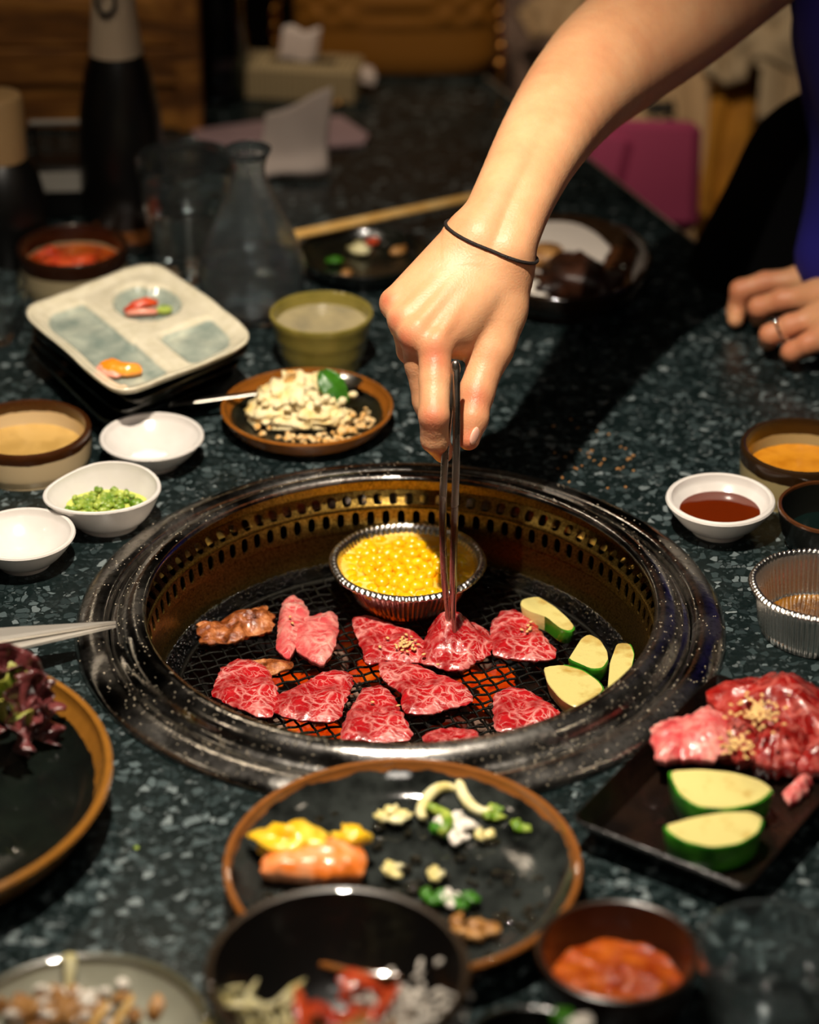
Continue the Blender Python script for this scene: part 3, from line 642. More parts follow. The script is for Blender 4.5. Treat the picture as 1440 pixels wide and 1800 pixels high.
# right arm (the reaching one)
def seg2(px1, d1, w1, px2, d2, w2, spread, k=.02):
    a = Vector(px1); b = Vector(px2); t = (b-a).normalized(); s = Vector((-t.y, t.x))
    for sg in (-1, 1):
        rc(Q(a.x+s.x*sg*w1*spread, a.y+s.y*sg*w1*spread, d1), Q(b.x+s.x*sg*w2*spread, b.y+s.y*sg*w2*spread, d2), px_r(w1*(1-2*spread), d1), px_r(w2*(1-2*spread), d2), k)
def spl(t, xs, ys): return float(np.interp(t, xs, ys))
cen_ = [(868, 430, 1.605, 146), (905, 343, 1.625, 142), (955, 247, 1.66, 158), (1018, 160, 1.71, 186), (1095, 88, 1.755, 212), (1200, 10, 1.79, 222), (1340, -100, 1.83, 226), (1470, -200, 1.88, 250)]
def cr_(t):
    i = min(int(t), len(cen_)-2); u = t-i; p = [np.array(cen_[max(0, min(len(cen_)-1, j))], float) for j in (i-1, i, i+1, i+2)]
    return .5*((2*p[1])+(-p[0]+p[2])*u+(2*p[0]-5*p[1]+4*p[2]-p[3])*u*u+(-p[0]+3*p[1]-3*p[2]+p[3])*u**3)
NSEG = 42; cs = [cr_(i*7/NSEG) for i in range(NSEG+1)]
for i in range(NSEG):
    a, b = cs[i], cs[i+1]; t = Vector((b[0]-a[0], b[1]-a[1])).normalized(); sv = Vector((-t.y, t.x))
    sp1, sp2 = [max(.0, .17-.05*(j*7/NSEG)) for j in (i, i+1)]
    for sg in (-1, 1):
        rc(Q(a[0]+sv.x*sg*a[3]*sp1, a[1]+sv.y*sg*a[3]*sp1, a[2]), Q(b[0]+sv.x*sg*b[3]*sp2, b[1]+sv.y*sg*b[3]*sp2, b[2]), px_r(a[3]*(1-2*sp1), a[2]), px_r(b[3]*(1-2*sp2), b[2]), .0015)
mc = {'i': ((765, 606), 1.578, .0108), 'm': ((731, 583), 1.580, .0105), 'r': ((711, 558), 1.588, .0098), 'p': ((694, 530), 1.597, .0088)}
wst = {'i': (880, 470), 'm': (862, 455), 'r': (845, 440), 'p': (826, 424)}
for f_ in 'imrp': rc(Q(*wst[f_], 1.612), Q(*mc[f_][0], mc[f_][1]+.001), .0175, mc[f_][2], .011)
rc(Q(830, 520, 1.615), Q(790, 580, 1.60), .017, .0125, .012)
rc(Q(875, 505, 1.615), Q(805, 590, 1.598), .0165, .0115, .012)
for f_, wq in (('i', (852, 470)), ('m', (842, 452)), ('r', (828, 440))):      # tendons
    (mx_, my_), md, mr = mc[f_]; rc(Q(*wq, 1.5975), Q(mx_+6, my_-14, md-mr*.80), .0012, .0026, .005)
for f_ in 'imrp':                                                            # knuckles
    (mx_, my_), md, mr = mc[f_]; rc(Q(mx_-1, my_+4, md-.0022), Q(mx_-2, my_+6, md-.002), mr*.93, mr*.93, .004)
chain([(Q(765, 610, 1.578), .0105), (Q(764, 668, 1.572), .0096), (Q(763, 731, 1.565), .0094), (Q(764, 772, 1.575), .0085), (Q(777, 792, 1.590), .0070)], .002)   # index
chain([(Q(731, 586, 1.582), .0102), (Q(738, 640, 1.592), .0092), (Q(750, 705, 1.600), .0085), (Q(768, 765, 1.603), .0075), (Q(779, 797, 1.600), .0062)], .003)  # middle
chain([(Q(711, 562, 1.59), .0095), (Q(722, 615, 1.612), .0086), (Q(745, 648, 1.632), .0078), (Q(775, 640, 1.635), .007)], .003)
chain([(Q(694, 532, 1.60), .0086), (Q(708, 575, 1.622), .0076), (Q(740, 598, 1.637), .007), (Q(765, 590, 1.638), .0062)], .003)
chain([(Q(890, 470, 1.612), .0160), (Q(884, 545, 1.612), .0142), (Q(864, 612, 1.606), .0124), (Q(838, 690, 1.598), .0108)], .008)   # thenar, thumb
chain([(Q(838, 690, 1.598), .0106), (Q(831, 735, 1.592), .0095), (Q(824, 772, 1.590), .0070)], .004)
rc(Q(842, 556, 1.612), Q(866, 575, 1.612), .0145, .0135, .010)
rc(Q(800, 600, 1.612), Q(862, 600, 1.614), .0110, .0125, .008)
ARM = list(PR); PR.clear()
# left hand resting on the table edge
def LP(x, y, z): return P(x, y, z)
fg = [[(1425, 490, .040, .0098), (1345, 497, .036, .0085), (1302, 510, .030, .0080), (1294, 548, .012, .0070), (1293, 562, .010, .0062)],
      [(1442, 520, .042, .0098), (1375, 527, .036, .0086), (1334, 540, .028, .0080), (1334, 558, .010, .0070)],
      [(1455, 552, .040, .0096), (1390, 572, .032, .0084), (1354, 588, .024, .0078), (1350, 600, .010, .0068)],
      [(1465, 585, .034, .0088), (1420, 604, .026, .0078), (1392, 618, .018, .0074), (1385, 622, .009, .0062)]]
for f_ in fg: chain([(LP(x, y, z), r) for x, y, z, r in f_], .003)
for f_ in fg: rc(LP(1560, 500, .045), LP(*f_[0][:3]), .017, .0115, .012)
chain([(LP(1560, 500, .045), .020), (LP(1640, 470, .055), .023), (LP(1800, 360, .10), .034), (LP(1880, 250, .17), .040)], .02)
chain([(LP(1555, 478, .04), .014), (LP(1450, 458, .025), .010), (LP(1400, 468, .012), .0078)], .008)
LH = list(PR); PR.clear()
rs = Q(1470, -200, 1.88); ls = LP(1880, 250, .17)
body_c = Vector((.47, .43, TZ))
tr = [(body_c+Vector((.02, .0, -.2)), .13), (body_c+Vector((.0, 0, .05)), .105), (body_c+Vector((-.02, 0, .30)), .12), (body_c+Vector((-.02, 0, .42)), .10), (body_c+Vector((-.04, 0, .50)), .05), (body_c+Vector((-.06, 0, .56)), .048)]
chain(tr, .05); rc(rs, body_c+Vector((-.0, .02, .40)), px_r(250, 1.88), .06, .04); rc(ls, body_c+Vector((.03, -.1, .38)), .045, .055, .04)
rc(body_c+Vector((.0, -.1, .40)), body_c+Vector((0, .1, .40)), .055, .055, .04)
TR = list(PR); PR.clear()
cA, fA = nets(ARM, .0013); cB, fB = nets(LH, .0022); cT, fT = nets(TR, .008)
pers = T('person', 'person in a blue top reaching over the grill with tongs, other hand on table edge', 'person', (body_c.x, body_c.y, TZ-.3))
V_ = np.concatenate([cA, cB, cT])-np.array(pers.location); F_ = np.concatenate([fA, fB+len(cA), fT+len(cA)+len(cB)])
bm_ = fast_mesh('body', V_, F_, 'skin'); Vw = V_+np.array(pers.location)
def near_pts(pts):
    o = np.zeros(len(Vw))
    for q, rr in pts: o = np.maximum(o, np.exp(-((Vw-np.array(q))**2).sum(1)/rr**2))
    return o.astype(np.float32)
fl = near_pts([(Q(765, 625, 1.566), .010), (Q(712, 596, 1.572), .008), (Q(692, 565, 1.578), .007), (Q(676, 528, 1.588), .007), (Q(760, 735, 1.556), .010), (Q(770, 790, 1.585), .010), (Q(838, 700, 1.588), .009), (Q(822, 775, 1.586), .010)]+[(LP(*f_[k][:3]), .012) for f_ in fg for k in (1, 2)])
cz = near_pts([(Q(762, 733, 1.556), .007), (Q(765, 760, 1.562), .004), (Q(842, 706, 1.588), .006)]+[(LP(*f_[2][:3]), .007) for f_ in fg])
for nm_, ar_ in (('flush', fl), ('crease', cz)): bm_.attributes.new(nm_, 'FLOAT', 'POINT').data.foreach_set('value', ar_)
bo = bpy.data.objects.new('body', bm_); COL.objects.link(bo); bo.parent = pers
def garment(name, prims, mat, h=.006):
    v, f = nets(prims, h); o = bpy.data.objects.new(name, fast_mesh(name, v-np.array(pers.location), f, mat)); COL.objects.link(o); o.parent = pers; return o
PR.clear()
B_ = lambda x, y, z: body_c+Vector((x, y, z))
chain([(B_(.03, 0, -.18), .15), (B_(.0, 0, .05), .135), (B_(-.03, 0, .28), .15), (B_(-.02, 0, .40), .12)], .05)
rc(B_(0, -.11, .39), B_(0, .12, .39), .068, .068, .04); rc(Q(1500, 60, 1.93), Q(1540, 230, 1.96), .045, .05, .03); rc(Q(1510, 330, 1.93), Q(1478, 452, 1.93), .032, .034, .03); rc(B_(-.04, -.07, .26), B_(-.04, .07, .26), .10, .10, .05)
garment('blue_top', list(PR), 'blue')
PR.clear()
rc(Q(1365, 520, 2.06), Q(1500, 370, 2.03), .055, .088, .05); rc(Q(1500, 370, 2.03), B_(.08, .1, -.15), .09, .14, .05); rc(Q(1345, 500, 2.06), B_(-.02, .12, -.28), .055, .09, .05); rc(B_(.02, .12, -.27), B_(-.38, .16, -.24), .085, .065, .04); rc(B_(.02, -.10, -.27), B_(-.38, -.10, -.24), .085, .065, .04)
garment('black_skirt', list(PR), 'blackfab')
L0 = pers.location
# bracelet: find the skin around the wrist
ca = np.array(Q(870, 429, 1.606)); pa_ = np.array(Q(794, 397, 1.606)); pb_ = np.array(Q(947, 461, 1.606)); u_ = pb_-pa_; u_ /= np.linalg.norm(u_)
view = np.array(ray(870, 429)); view = view/np.linalg.norm(view); v_ = -view+np.array([.0, .0, -.25]); v_ -= u_*(v_@u_); v_ /= np.linalg.norm(v_)
def around(cn, u, v, prims, off, n=60):
    out_ = []
    for i in range(n):
        a = 2*PI*i/n; d = u*math.cos(a)+v*math.sin(a); ts = np.linspace(.002, .06, 240); dd = sdf(cn+ts[:, None]*d, prims); j = np.argmax(dd > 0); out_.append(Vector(cn+ts[j]*d+d*off)-L0)
    return out_
def loop(pts, r, seg=8):
    n = len(pts); V, Fc = [], []; c = sum(pts, Vector())/n
    for i, p in enumerate(pts):
        t = (pts[(i+1) % n]-pts[i-1]).normalized(); o_ = (p-c).normalized(); o_ = (o_-t*o_.dot(t)).normalized(); b = t.cross(o_)
        for k in range(seg): a = 2*PI*k/seg; V.append(p+o_*math.cos(a)*r+b*math.sin(a)*r)
    for i in range(n):
        for k in range(seg): j = (i+1) % n; k2 = (k+1) % seg; Fc.append((i*seg+k, i*seg+k2, j*seg+k2, j*seg+k))
    return V, Fc
O('bracelet', loop(around(ca, u_, v_, ARM, .0007), .0011), 'rubber', pers, label='thin dark cord bracelet')
ra1 = np.array(LP(1354+18, 588-8, .028)); dr = np.array(LP(1390, 572, .032))-np.array(LP(1354, 588, .024)); dr /= np.linalg.norm(dr)
uu = np.cross(dr, [0, 0, 1]); uu /= np.linalg.norm(uu); vv = np.cross(uu, dr)
lp = around(ra1, uu, vv, LH[8:11], .0002, 32); rg = O('finger_ring', loop(lp, .0011), 'ringm', pers, label='silver ring with a round stone')
st = Vector(lp[8]) if lp[8].z > lp[24].z else Vector(lp[24]); O('stone', xf(blob(.0033, .0033, .0022, .0, 1, 0, 10, 6), st), 'ringm', rg)
# thumbnail
tn = Q(833, 766, 1.5845); nl = blob(.0042, .0062, .0014, 0, 1, 0, 16, 8)
Rz = Matrix.Rotation(0, 3, 'Z'); X = Vector((.80, -.5, .3)).normalized(); Yd = (Q(842, 745, 1.586)-Q(828, 785, 1.586)).normalized(); X = (X-Yd*X.dot(Yd)).normalized(); Zd = X.cross(Yd)
MM = Matrix((Zd, Yd, X)).transposed(); O('thumbnail', ([MM @ Vector(v)+tn-L0+X*.0008 for v in nl[0]], nl[1]), 'nail', pers, label='short pink thumbnail', ang=None)

# ============================================================ DISHES
def RR(px, py, w_, h): return rim(px, py, w_, h)[1]
def bowl(name, label, cat, px, py, w_, h, mat, rbf=.75, t=.003, p=.5, foot=.003, z=0.0, grp=None, sx=1, sy=1, mod=None):
    c, R = rim(px, py, w_, z+h); c.z = z+TZ+.0002; o = T(name, label, cat, c, 0, grp)
    O('dish_body', ell(lathe(bowl_prof(R, h, R*rbf, t, p, foot), 96, mod), sx, sy), mat, o); return o, c, R
GL = 'brown rimmed cream bowls'
def crock(label, px, py, w_, h, sauce, lvl, grp=None, cm='#c8b088', rm='#3c1e08', thr=.72, rin='#c09a60'):
    gm = glaze('crock_glaze', cm, rm, h*thr, 'z', .0016, 70, .25)
    o, c, R = bowl('crock_bowl', label, 'bowl', px, py, w_, h, gm, .93, .0045, .35, .002, grp=grp)
    if sauce: O('sauce', disc(R-.0056, lvl, .0004), sauce, o)
    return o, c, R
crock('cream bowl with brown rim holding pale tan broth, at left edge', 47, 752, 226, .027, 'tan', .010, GL)
kb, kc, kR = crock('cream bowl with dark brown rim of red kimchi, behind square plate', 127, 431, 195, .034, 'red', .0185, GL, '#9a8c6c', '#2a1408', .60)
crock('cream bowl with brown rim of orange speckled broth, at right edge', 1411, 783, 218, .033, 'broth', .015, GL, '#9a8a60', '#2a1a0a', .68)
fbw, fc_, fR_ = bowl('dark_bowl', 'small dark brown bowl at right edge above empty foil cup', 'bowl', 1466, 890, 196, .028, glaze('dark_glaze', '#0e0f0c', '#4a2810', .026, 'z', .001), .8, .003)
O('clear_sauce', disc(fR_*.84, .008), M('dark_water', '#0a1614', .05), fbw)
for k in range(3): O('ice_scrap', xf(blob(.004, .003, .002, .4, 2, k), (-.016+.006*k, -.006-.005*k, .0105)), 'fogglass', fbw)
# white sauce dishes
wd = 'white sauce dishes'
a1, c1_, R1 = bowl('sauce_dish', 'white round dish with a little salt, left of dessert plate', 'dish', 267, 766, 184, .021, 'white', .5, .0036, .62, grp=wd)
O('salt_heap', xf(blob(.012, .008, .0016, .3, 2, 3, 20, 8), (-.002, -.004, .0075)), 'saltm', a1, kind='stuff')
a2, c2_, R2 = bowl('sauce_dish', 'empty white round dish at left edge beside the grill ring', 'dish', 39, 937, 187, .022, 'white', .5, .0036, .62, grp=wd)
a3, c3_, R3 = bowl('sauce_dish', 'white round dish of dark soy sauce right of the grill', 'dish', 1267, 876, 193, .0235, 'white', .5, .0045, .62, grp=wd)
O('soy_sauce', disc(R3*.76, .0140, 0), 'soy', a3)
c4, R4 = rim(187, 858, 205, .027)
def tear(a, r, z, k):
    x, y = r*math.cos(a), r*math.sin(a); s = z/.027; aa = math.radians(198); d = max(0, math.cos(a-aa)); x2 = x*(1.0); y2 = y*(.86+.0*s)
    q = 1+.16*d**4*s; return (x2*q*.94, y2*q-.004*s*d, z*(1+.10*(max(0, math.cos(a-math.radians(75)))**2)*s))
gd = T('sauce_dish', 'white teardrop dish of chopped green scallion sauce', 'dish', (c4.x, c4.y, TZ+.0002), 0, wd)
O('dish_body', lathe(bowl_prof(R4, .027, R4*.55, .0034, .55), 96, tear), 'white', gd)
O('thin_sauce', ell(disc(R4*.72, .0135, .0002), 1, .8), M('pale_green', '#c0c860', .15), gd)
sc_ = [xf(blob(.0022+.0015*random.random(), .002, .0018, .5, 2, k, 10, 6), (random.gauss(-.006, .012), random.gauss(.001, .0085), .0145+.0015*random.random()), (0, 0, random.random()*6)) for k in range(90)]+[xf(blob(.006, .005, .004, .5, 2, 77, 12, 8), (.019, .002, .013))]
O('chopped_scallion', join(*sc_), 'lime', gd, kind='stuff', ang=None)
# dessert plate
dg = glaze('dessert_glaze', '#14150f', '#8c5218', RR(540, 713, 304, .017)*.885, 'r', .0016, 60, .25)
dp, dc, dR = bowl('dessert_plate', 'small brown rimmed black plate with creamy crumbled dessert', 'plate', 540, 713, 304, .017, dg, .80, .003, .45)
dt = T('potato_dessert', 'heap of pale creamy crumbled dessert on the brown rimmed plate', 'dessert', (dc.x-.004, dc.y+.002, TZ+.0055))
hp = [(-.012, .004, .012, .022, .018, .012), (.010, -.004, .009, .020, .014, .008), (-.004, .016, .018, .013, .009, .009), (.012, .018, .017, .009, .007, .009), (-.026, -.004, .006, .012, .010, .006), (.0, -.014, .005, .020, .008, .005), (.024, -.010, .006, .009, .007, .006)]
O('cream_mound', join(*[xf(blob(a, b, c, .55, 2.2, k, 34, 22, .9), (x, y, z)) for k, (x, y, z, a, b, c) in enumerate(hp)], *[xf(blob(.0032, .0028, .0024, .5, 2.5, k, 9, 6), (random.gauss(-.002, .015), random.gauss(.0, .009), max(.002, .022-.6*abs(random.gauss(0, .014))))) for k in range(90)]), 'pale', dt, ang=None)
O('crust_chip', xf(box(.008, .003, .012, (0, 0, 0), .001), (-.008, .010, .028), (.3, .2, .4)), 'crumb', dt); O('crust_chip', xf(box(.014, .004, .004, (0, 0, 0), .001), (.032, -.022, .002), (0, 0, .3)), 'crumb', dt)
cr = []
for k in range(95):
    a = random.choice([random.uniform(3.4, 6.1), random.uniform(3.3, 6.2), random.uniform(-.4, .5)]); r = random.uniform(.022, .043); s = random.uniform(.0008, .0026)
    cr.append(xf(blob(s*1.3, s, s*.8, .4, 2, k, 7, 5), (r*math.cos(a)+.004, r*math.sin(a)-.002, .0008+s*.5), (0, 0, k)))
O('crumbs', join(*cr), 'crumb', None, (dc.x, dc.y, TZ+.0055), 'golden biscuit crumbs scattered around the dessert', 'crumbs', kind='stuff', ang=None)
def leafm(L, W, curl, n=14, m=8):
    V, Fc = [], []
    for i in range(n+1):
        s = i/n; ww = W*math.sin(PI*s**.8)**.8+.0004
        for j in range(m+1):
            t = j/m*2-1; V.append((s*L, t*ww, curl*math.sin(PI*s)-.25*W*(1-abs(t))+.0006*math.sin(s*30)*abs(t)))
    for i in range(n):
        for j in range(m): a = i*(m+1)+j; Fc.append((a, a+m+1, a+m+2, a+1))
    return V, Fc
def leafobj(name, label, cat, loc, rot, L, W, curl, mat='leaf', parent=None, grp=None):
    o = O(name, leafm(L, W, curl), mat, parent, loc, label, cat, grp, rot=rot, ang=None); m_ = o.modifiers.new('t', 'SOLIDIFY'); m_.thickness = .0005; return o
lf = Q(562, 652, depth(P(566, 690, .02))-.016); leafobj('mint_leaf', 'bright green leaf leaning on the creamy dessert', 'leaf', lf, (.9, .75, -.45), .030, .0085, .003)
# spoon
s0, s1 = P(282, 712, .014), P(455, 690, .020); s2 = P(600, 672, .022)
spn = T('spoon', 'silver dessert spoon resting across the brown rimmed plate', 'spoon', s0)
O('handle', tube([s0-s0, (s1-s0)*.5, s1-s0, (s2-s0)*.93], [.0036, .0032, .0024, .0022], 10, .35), 'silver', spn)
bl = lathe([(0, -.004), (.006, -.0034), (.010, -.0015), (.0115, .001), (.0108, .0012), (.0095, -.0009), (.0056, -.0027), (0, -.0033)], 32); bl = ([(v[0]*1.35, v[1], v[2]) for v in bl[0]], bl[1]); O('spoon_bowl', xf(bl, s2-s0, (0, 0, .12)), 'silver', spn)
# sake cup
sc, sC, sR = bowl('sake_cup', 'ribbed olive green cup of cloudy drink behind dessert plate', 'cup', 565, 549, 182, .043, 'olive', .74, .0032, .8, .002, mod=lambda a, r, z, k: ((r+.0004*math.sin(z*900))*math.cos(a), (r+.0004*math.sin(z*900))*math.sin(a), z))
O('cloudy_drink', disc(sR*.885, .034, 0), 'sake', sc)
# carafe
cb = P(445, 548, 0); k_ = depth(cb)/F*100
cf = T('glass_carafe', 'hammered clear glass carafe with flared lip beside the olive cup', 'carafe', cb)
po = [(0, 0), (.030, 0), (.0355, .003), (.0395, .012), (.0415, .026), (.041, .040), (.037, .056), (.030, .072), (.0225, .088), (.0165, .102), (.0128, .114), (.0125, .120), (.0145, .127), (.0180, .134)]
pi_ = [(.0168, .1345), (.0130, .1275), (.0108, .120), (.0110, .114), (.0148, .102), (.0208, .088), (.0283, .072), (.0353, .056), (.0393, .040), (.0397, .026), (.0378, .013), (.032, .007), (0, .006)]
def ham(a, r, z, k):
    d = .0012*noise.noise(Vector((r*math.cos(a), r*math.sin(a), z))*110) if .004 < z < .11 and r > .012 else 0; return ((r+d)*math.cos(a), (r+d)*math.sin(a), z)
O('glass_wall', lathe(po+pi_, 120, ham), 'hglass', cf, ang=None)
O('water', lathe([(0, .0062), (.0318, .0072), (.0376, .0135), (.0395, .026), (.0391, .038), (.0372, .046), (0, .046)], 64), 'water', cf)
# tumbler
def tumbler(label, px, py, w_, h, rbf, lvl, mat='glass', facet=9, loc=None, grp='clear drinking glasses'):
    c, R = rim(px, py, w_, h); c.z = TZ+.0003; t = T('drinking_glass', label, 'glass', c, 0, grp); rb = R*rbf
    def mod(a, r, z, k):
        f = 0
        if facet and .05*h < z < .62*h: f = .0014*abs(math.sin(facet*a/2))*math.sin(PI*(z/h-.05)/.57)
        return ((r-f)*math.cos(a), (r-f)*math.sin(a), z)
    op = [(0, .0), (rb*.9, 0), (rb, .003)]+[(rb+(R*.9-rb)*(s/.62), h*s) for s in (.15, .3, .45, .6)]+[(R*.925, h*.66), (R*.95, h*.75), (R*.975, h*.88), (R, h*.99), (R-.0008, h)]
    ip = [(R-.0018, h*.99), (R*.975-.0022, h*.88), (R*.95-.0022, h*.75), (R*.925-.0022, h*.66), (R*.88-.0022, h*.6), (rb+(R*.9-rb)*.5-.0026, h*.31), (rb*.9, .010), (0, .009)]
    O('glass_wall', lathe(op+ip, 108, mod), mat, t)
    if lvl: O('water', lathe([(0, .0092), (rb*.88, .0105), (rb+(R*.9-rb)*.5-.003, h*.31), (R*.88-.0045, h*.58), (R*.9-.0045, h*lvl), (0, h*lvl)], 54), 'water', t)
    return t, c, R
tumbler('faceted clear glass of water left of the carafe', 326, 277, 178, .098, .66, .60)
tumbler('clear glass cut off by the left photo edge beside square plate', -20, 498, 134, .045, .7, 0, facet=0)
tumbler('frosted clear tumbler at the bottom right corner', 1358, 1662, 262, .060, .72, .35, 'fogglass', 0)
# small saucer behind the kimchi bowl
zb, zc, zR = bowl('saucer', 'small white saucer with brown sauce behind the kimchi bowl', 'dish', 228, 402, 138, .014, glaze('saucer_glaze', '#d8d0c8', '#5a3010', RR(228,402,138,.014)*.8, 'r', .004), .55, .0025)
O('sauce', disc(zR*.66, .0075), M('brown_sauce', '#6a4020', .2), zb)
# kimchi in bowl
kk = []
for k in range(26): kk.append(xf(blob(.008+.004*random.random(), .005, .0035, .5, 2, k, 12, 7), (max(-.026, min(.026, random.gauss(0, .012))), max(-.024, min(.024, random.gauss(-.004, .010))), .0195+.002*random.random()), (random.uniform(-.3, .3), 0, random.random()*6)))
O('kimchi', join(*kk), 'kim', None, (kc.x, kc.y, TZ+.0005), 'wet red kimchi heap in the dark rimmed bowl', 'kimchi', kind='stuff', ang=None)
# ------------------------------------------------------------ square divided plate on black plates
ZP = .040
Lc, Tc, Bc = P(30, 545, ZP+.012), P(272, 456, ZP+.012), P(210, 698, ZP+.012); U = Tc-Lc; W = Bc-Lc; cen = Lc+U*.5+W*.5; cen.z = TZ+ZP
def divided(n=72):
    def wbox(u, v, a, b, c, d, r=.05):
        dx = max(a+r-u, u-b+r, 0); dy = max(c+r-v, v-d+r, 0); q = r-math.hypot(dx, dy); return max(0., min(1., q/.045+.0))
    V, Fc = [], []
    def pt(u, v, bot):
        # rounded, slightly wavy outline
        U2, V2 = u*2-1, v*2-1; m_ = (abs(U2)**7+abs(V2)**7)**(1/7) if (U2 or V2) else 1; mx_ = max(abs(U2), abs(V2)) or 1; s = mx_/m_ if m_ else 1
        wv = 1+.012*math.sin(5*math.atan2(V2, U2)+1); U3, V3 = U2*s*wv, V2*s*wv
        p = U*(U3*.5)+W*(V3*.5); h = .009
        e = max(abs(U2), abs(V2)); h += .004*max(0, (e-.9)/.1)
        h -= .0052*max(wbox(u, v, .07, .42, .07, .94), wbox(u, v, .53, .94, .60, .94)); h -= .0085*wbox(u, v, .50, .93, .10, .50, .2)
        h += .0008*noise.noise(Vector((u*7, v*7, 0)))
        if bot: h = .0015+(.009 if e > .97 else .006*max(0, (e-.78)/.22))*1
        return (p.x, p.y, h)
    for bot in (0, 1):
        for i in range(n+1):
            for j in range(n+1): V.append(pt(i/n, j/n, bot))
    N = (n+1)**2
    for i in range(n):
        for j in range(n):
            a = i*(n+1)+j; q = (a, a+1, a+n+2, a+n+1); Fc.append(q[::-1] if True else q); Fc.append(tuple(x+N for x in q))
    ed = [i*(n+1) for i in range(n+1)]+[n*(n+1)+j for j in range(1, n+1)]+[i*(n+1)+n for i in range(n-1, -1, -1)]+[j for j in range(n-1, 0, -1)]
    for a, b in zip(ed, ed[1:]+ed[:1]): Fc.append((a, b, b+N, a+N))
    return V, Fc
def divmat():
    m = NT('divided_glaze'); co = m.coord(); s = m.n('ShaderNodeSeparateXYZ'); m.l(co, s.inputs[0])
    f = m.math('ADD', m.math('MULTIPLY', m.math('SUBTRACT', .0070, s.outputs[2]), 700), m.math('SUBTRACT', m.noise(60, 4), .5), True)
    teal = m.ramp(m.noise(50, 5), [(.3, lin('#74847c')), (.6, lin('#a6aea0')), (.75, lin('#c4c8b4'))])
    m.col(m.mix(f, m.ramp(m.noise(120, 4), [(.3, lin('#cfc6aa')), (.6, lin('#dcd4bc'))]), teal)); m.set(Roughness=.18, Coat_Weight=.5); m.bump(m.noise(80, 4), .2, .001); return m.m
dvp = T('divided_plate', 'square cream and teal glazed plate with three hollows on black plates', 'plate', cen); dvo = O('plate_body', divided(), divmat(), dvp, ang=None)
import bmesh
def fixn(o):
    bm = bmesh.new(); bm.from_mesh(o.data); bmesh.ops.recalc_face_normals(bm, faces=bm.faces); bm.to_mesh(o.data); bm.free()
fixn(dvo)
def sq(h, s, ru=0, off=(0, 0)):
    q = [(-U*.5-W*.5)*s, (U*.5-W*.5)*s, (U*.5+W*.5)*s, (-U*.5+W*.5)*s]; q = resample([(a.x, a.y, 0) for a in q], 64, 3); n = len(q); V, Fc = [], []
    rows = [(.60, 0), (.78, 0), (1.0, h-.001), (1.0, h), (.98, h), (.77, .003), (.4, .003)]
    for k, z in rows: V += [(p.x*k, p.y*k, z) for p in q]
    for r in range(len(rows)-1):
        for i in range(n): j = (i+1) % n; Fc.append((r*n+i, r*n+j, (r+1)*n+j, (r+1)*n+i))
    Fc += [tuple(range(n)), tuple(range((len(rows)-1)*n, len(rows)*n))]; return V, Fc
for k, (z, s, lab) in enumerate(((.0, .92, 'black square plate at the bottom of the stack on table'), (.010, .91, 'black square plate in the middle of the stack'), (.020, .92, 'black square plate directly under the cream divided plate'))):
    o = O('square_plate', sq(.0195, s), 'black', None, (cen.x+.004*k-.008, cen.y+.010-.003*k, TZ+z+.0003), lab, 'plate', 'stacked black square plates', rot=(0, 0, .05*k-.04)); fixn(o)
sl = P(212, 655, ZP+.006); sal = T('salmon_piece', 'orange salmon piece at front corner of divided plate', 'fish', sl, .0)
O('flesh', slab([(-.016, .006), (-.008, .011), (.002, .006), (.014, .003), (.016, -.004), (.006, -.008), (-.006, -.007), (-.014, -.002)], .008, edge=4, seed=3, rag=.0004), 'orange', sal, ang=None)
O('fat_edge', slab([(-.018, .004), (-.015, .006), (-.006, -.004), (.002, -.008), (-.002, -.0105), (-.012, -.006)], .0055, edge=3, seed=4, rag=.0003, n=32), 'pink', sal, ang=None)
sm = P(258, 550, ZP+.003); shr = T('shrimp_scrap', 'leftover shrimp scraps in the round hollow of the divided plate', 'food', sm)
O('shell', xf(tube([(-.016, -.004, .003), (-.008, .001, .006), (.0, .004, .007), (.008, .004, .006)], [.002, .0045, .005, .003], 10, .7), (0, 0, 0)), 'kim', shr, ang=None)
O('shell', xf(tube([(-.014, -.005, .002), (-.004, -.006, .004), (.008, -.004, .003)], [.003, .0035, .003], 10, .7), (0, 0, 0)), 'pink', shr, ang=None); O('wasabi', xf(blob(.006, .004, .003, .3, 2, 2), (.013, -.001, .003)), 'lime', shr)
# ------------------------------------------------------------ far side of the table
def bottle(label, base, prof, capprof, mat, capm, capname):
    t = T('bottle', label, 'bottle', base); O('bottle_body', lathe(prof, 64), mat, t); O(capname, lathe(capprof, 64), capm, t); return t
b1 = P(222, 395); bottle('tall black bottle with beige upper neck in front of wooden screen', b1, [(0, 0), (.033, 0), (.035, .004), (.035, .06), (.033, .10), (.027, .135), (.0215, .1495), (0, .1495)], [(0, .1497), (.0216, .1497), (.0212, .154), (.0185, .18), (.0165, .205), (.016, .225), (.0165, .235), (.013, .24), (0, .24)], 'dark', 'porcelain', 'neck_sleeve')
O('flip_clasp', xf(torus(.0075, .0015, 24, 8, 1.5), (b1.x-.004, b1.y-.0195, b1.z+.198), (PI/2, 0, 0)), 'dark', None, None, 'dark oval clasp hanging on the tall bottle neck', 'clasp')
b2 = P(14, 452); bottle('squat soy sauce bottle with beige cap at left edge', b2, [(0, 0), (.033, 0), (.035, .004), (.0345, .05), (.029, .075), (.0215, .086), (0, .086)], [(0, .0862), (.0218, .0862), (.0215, .135), (.020, .1375), (.018, .138), (0, .137)], 'dark', 'cap', 'cap')
hb = P(112, 372); hd = T('condiment_holder', 'black condiment holder with white label between the two bottles', 'holder', hb, .05)
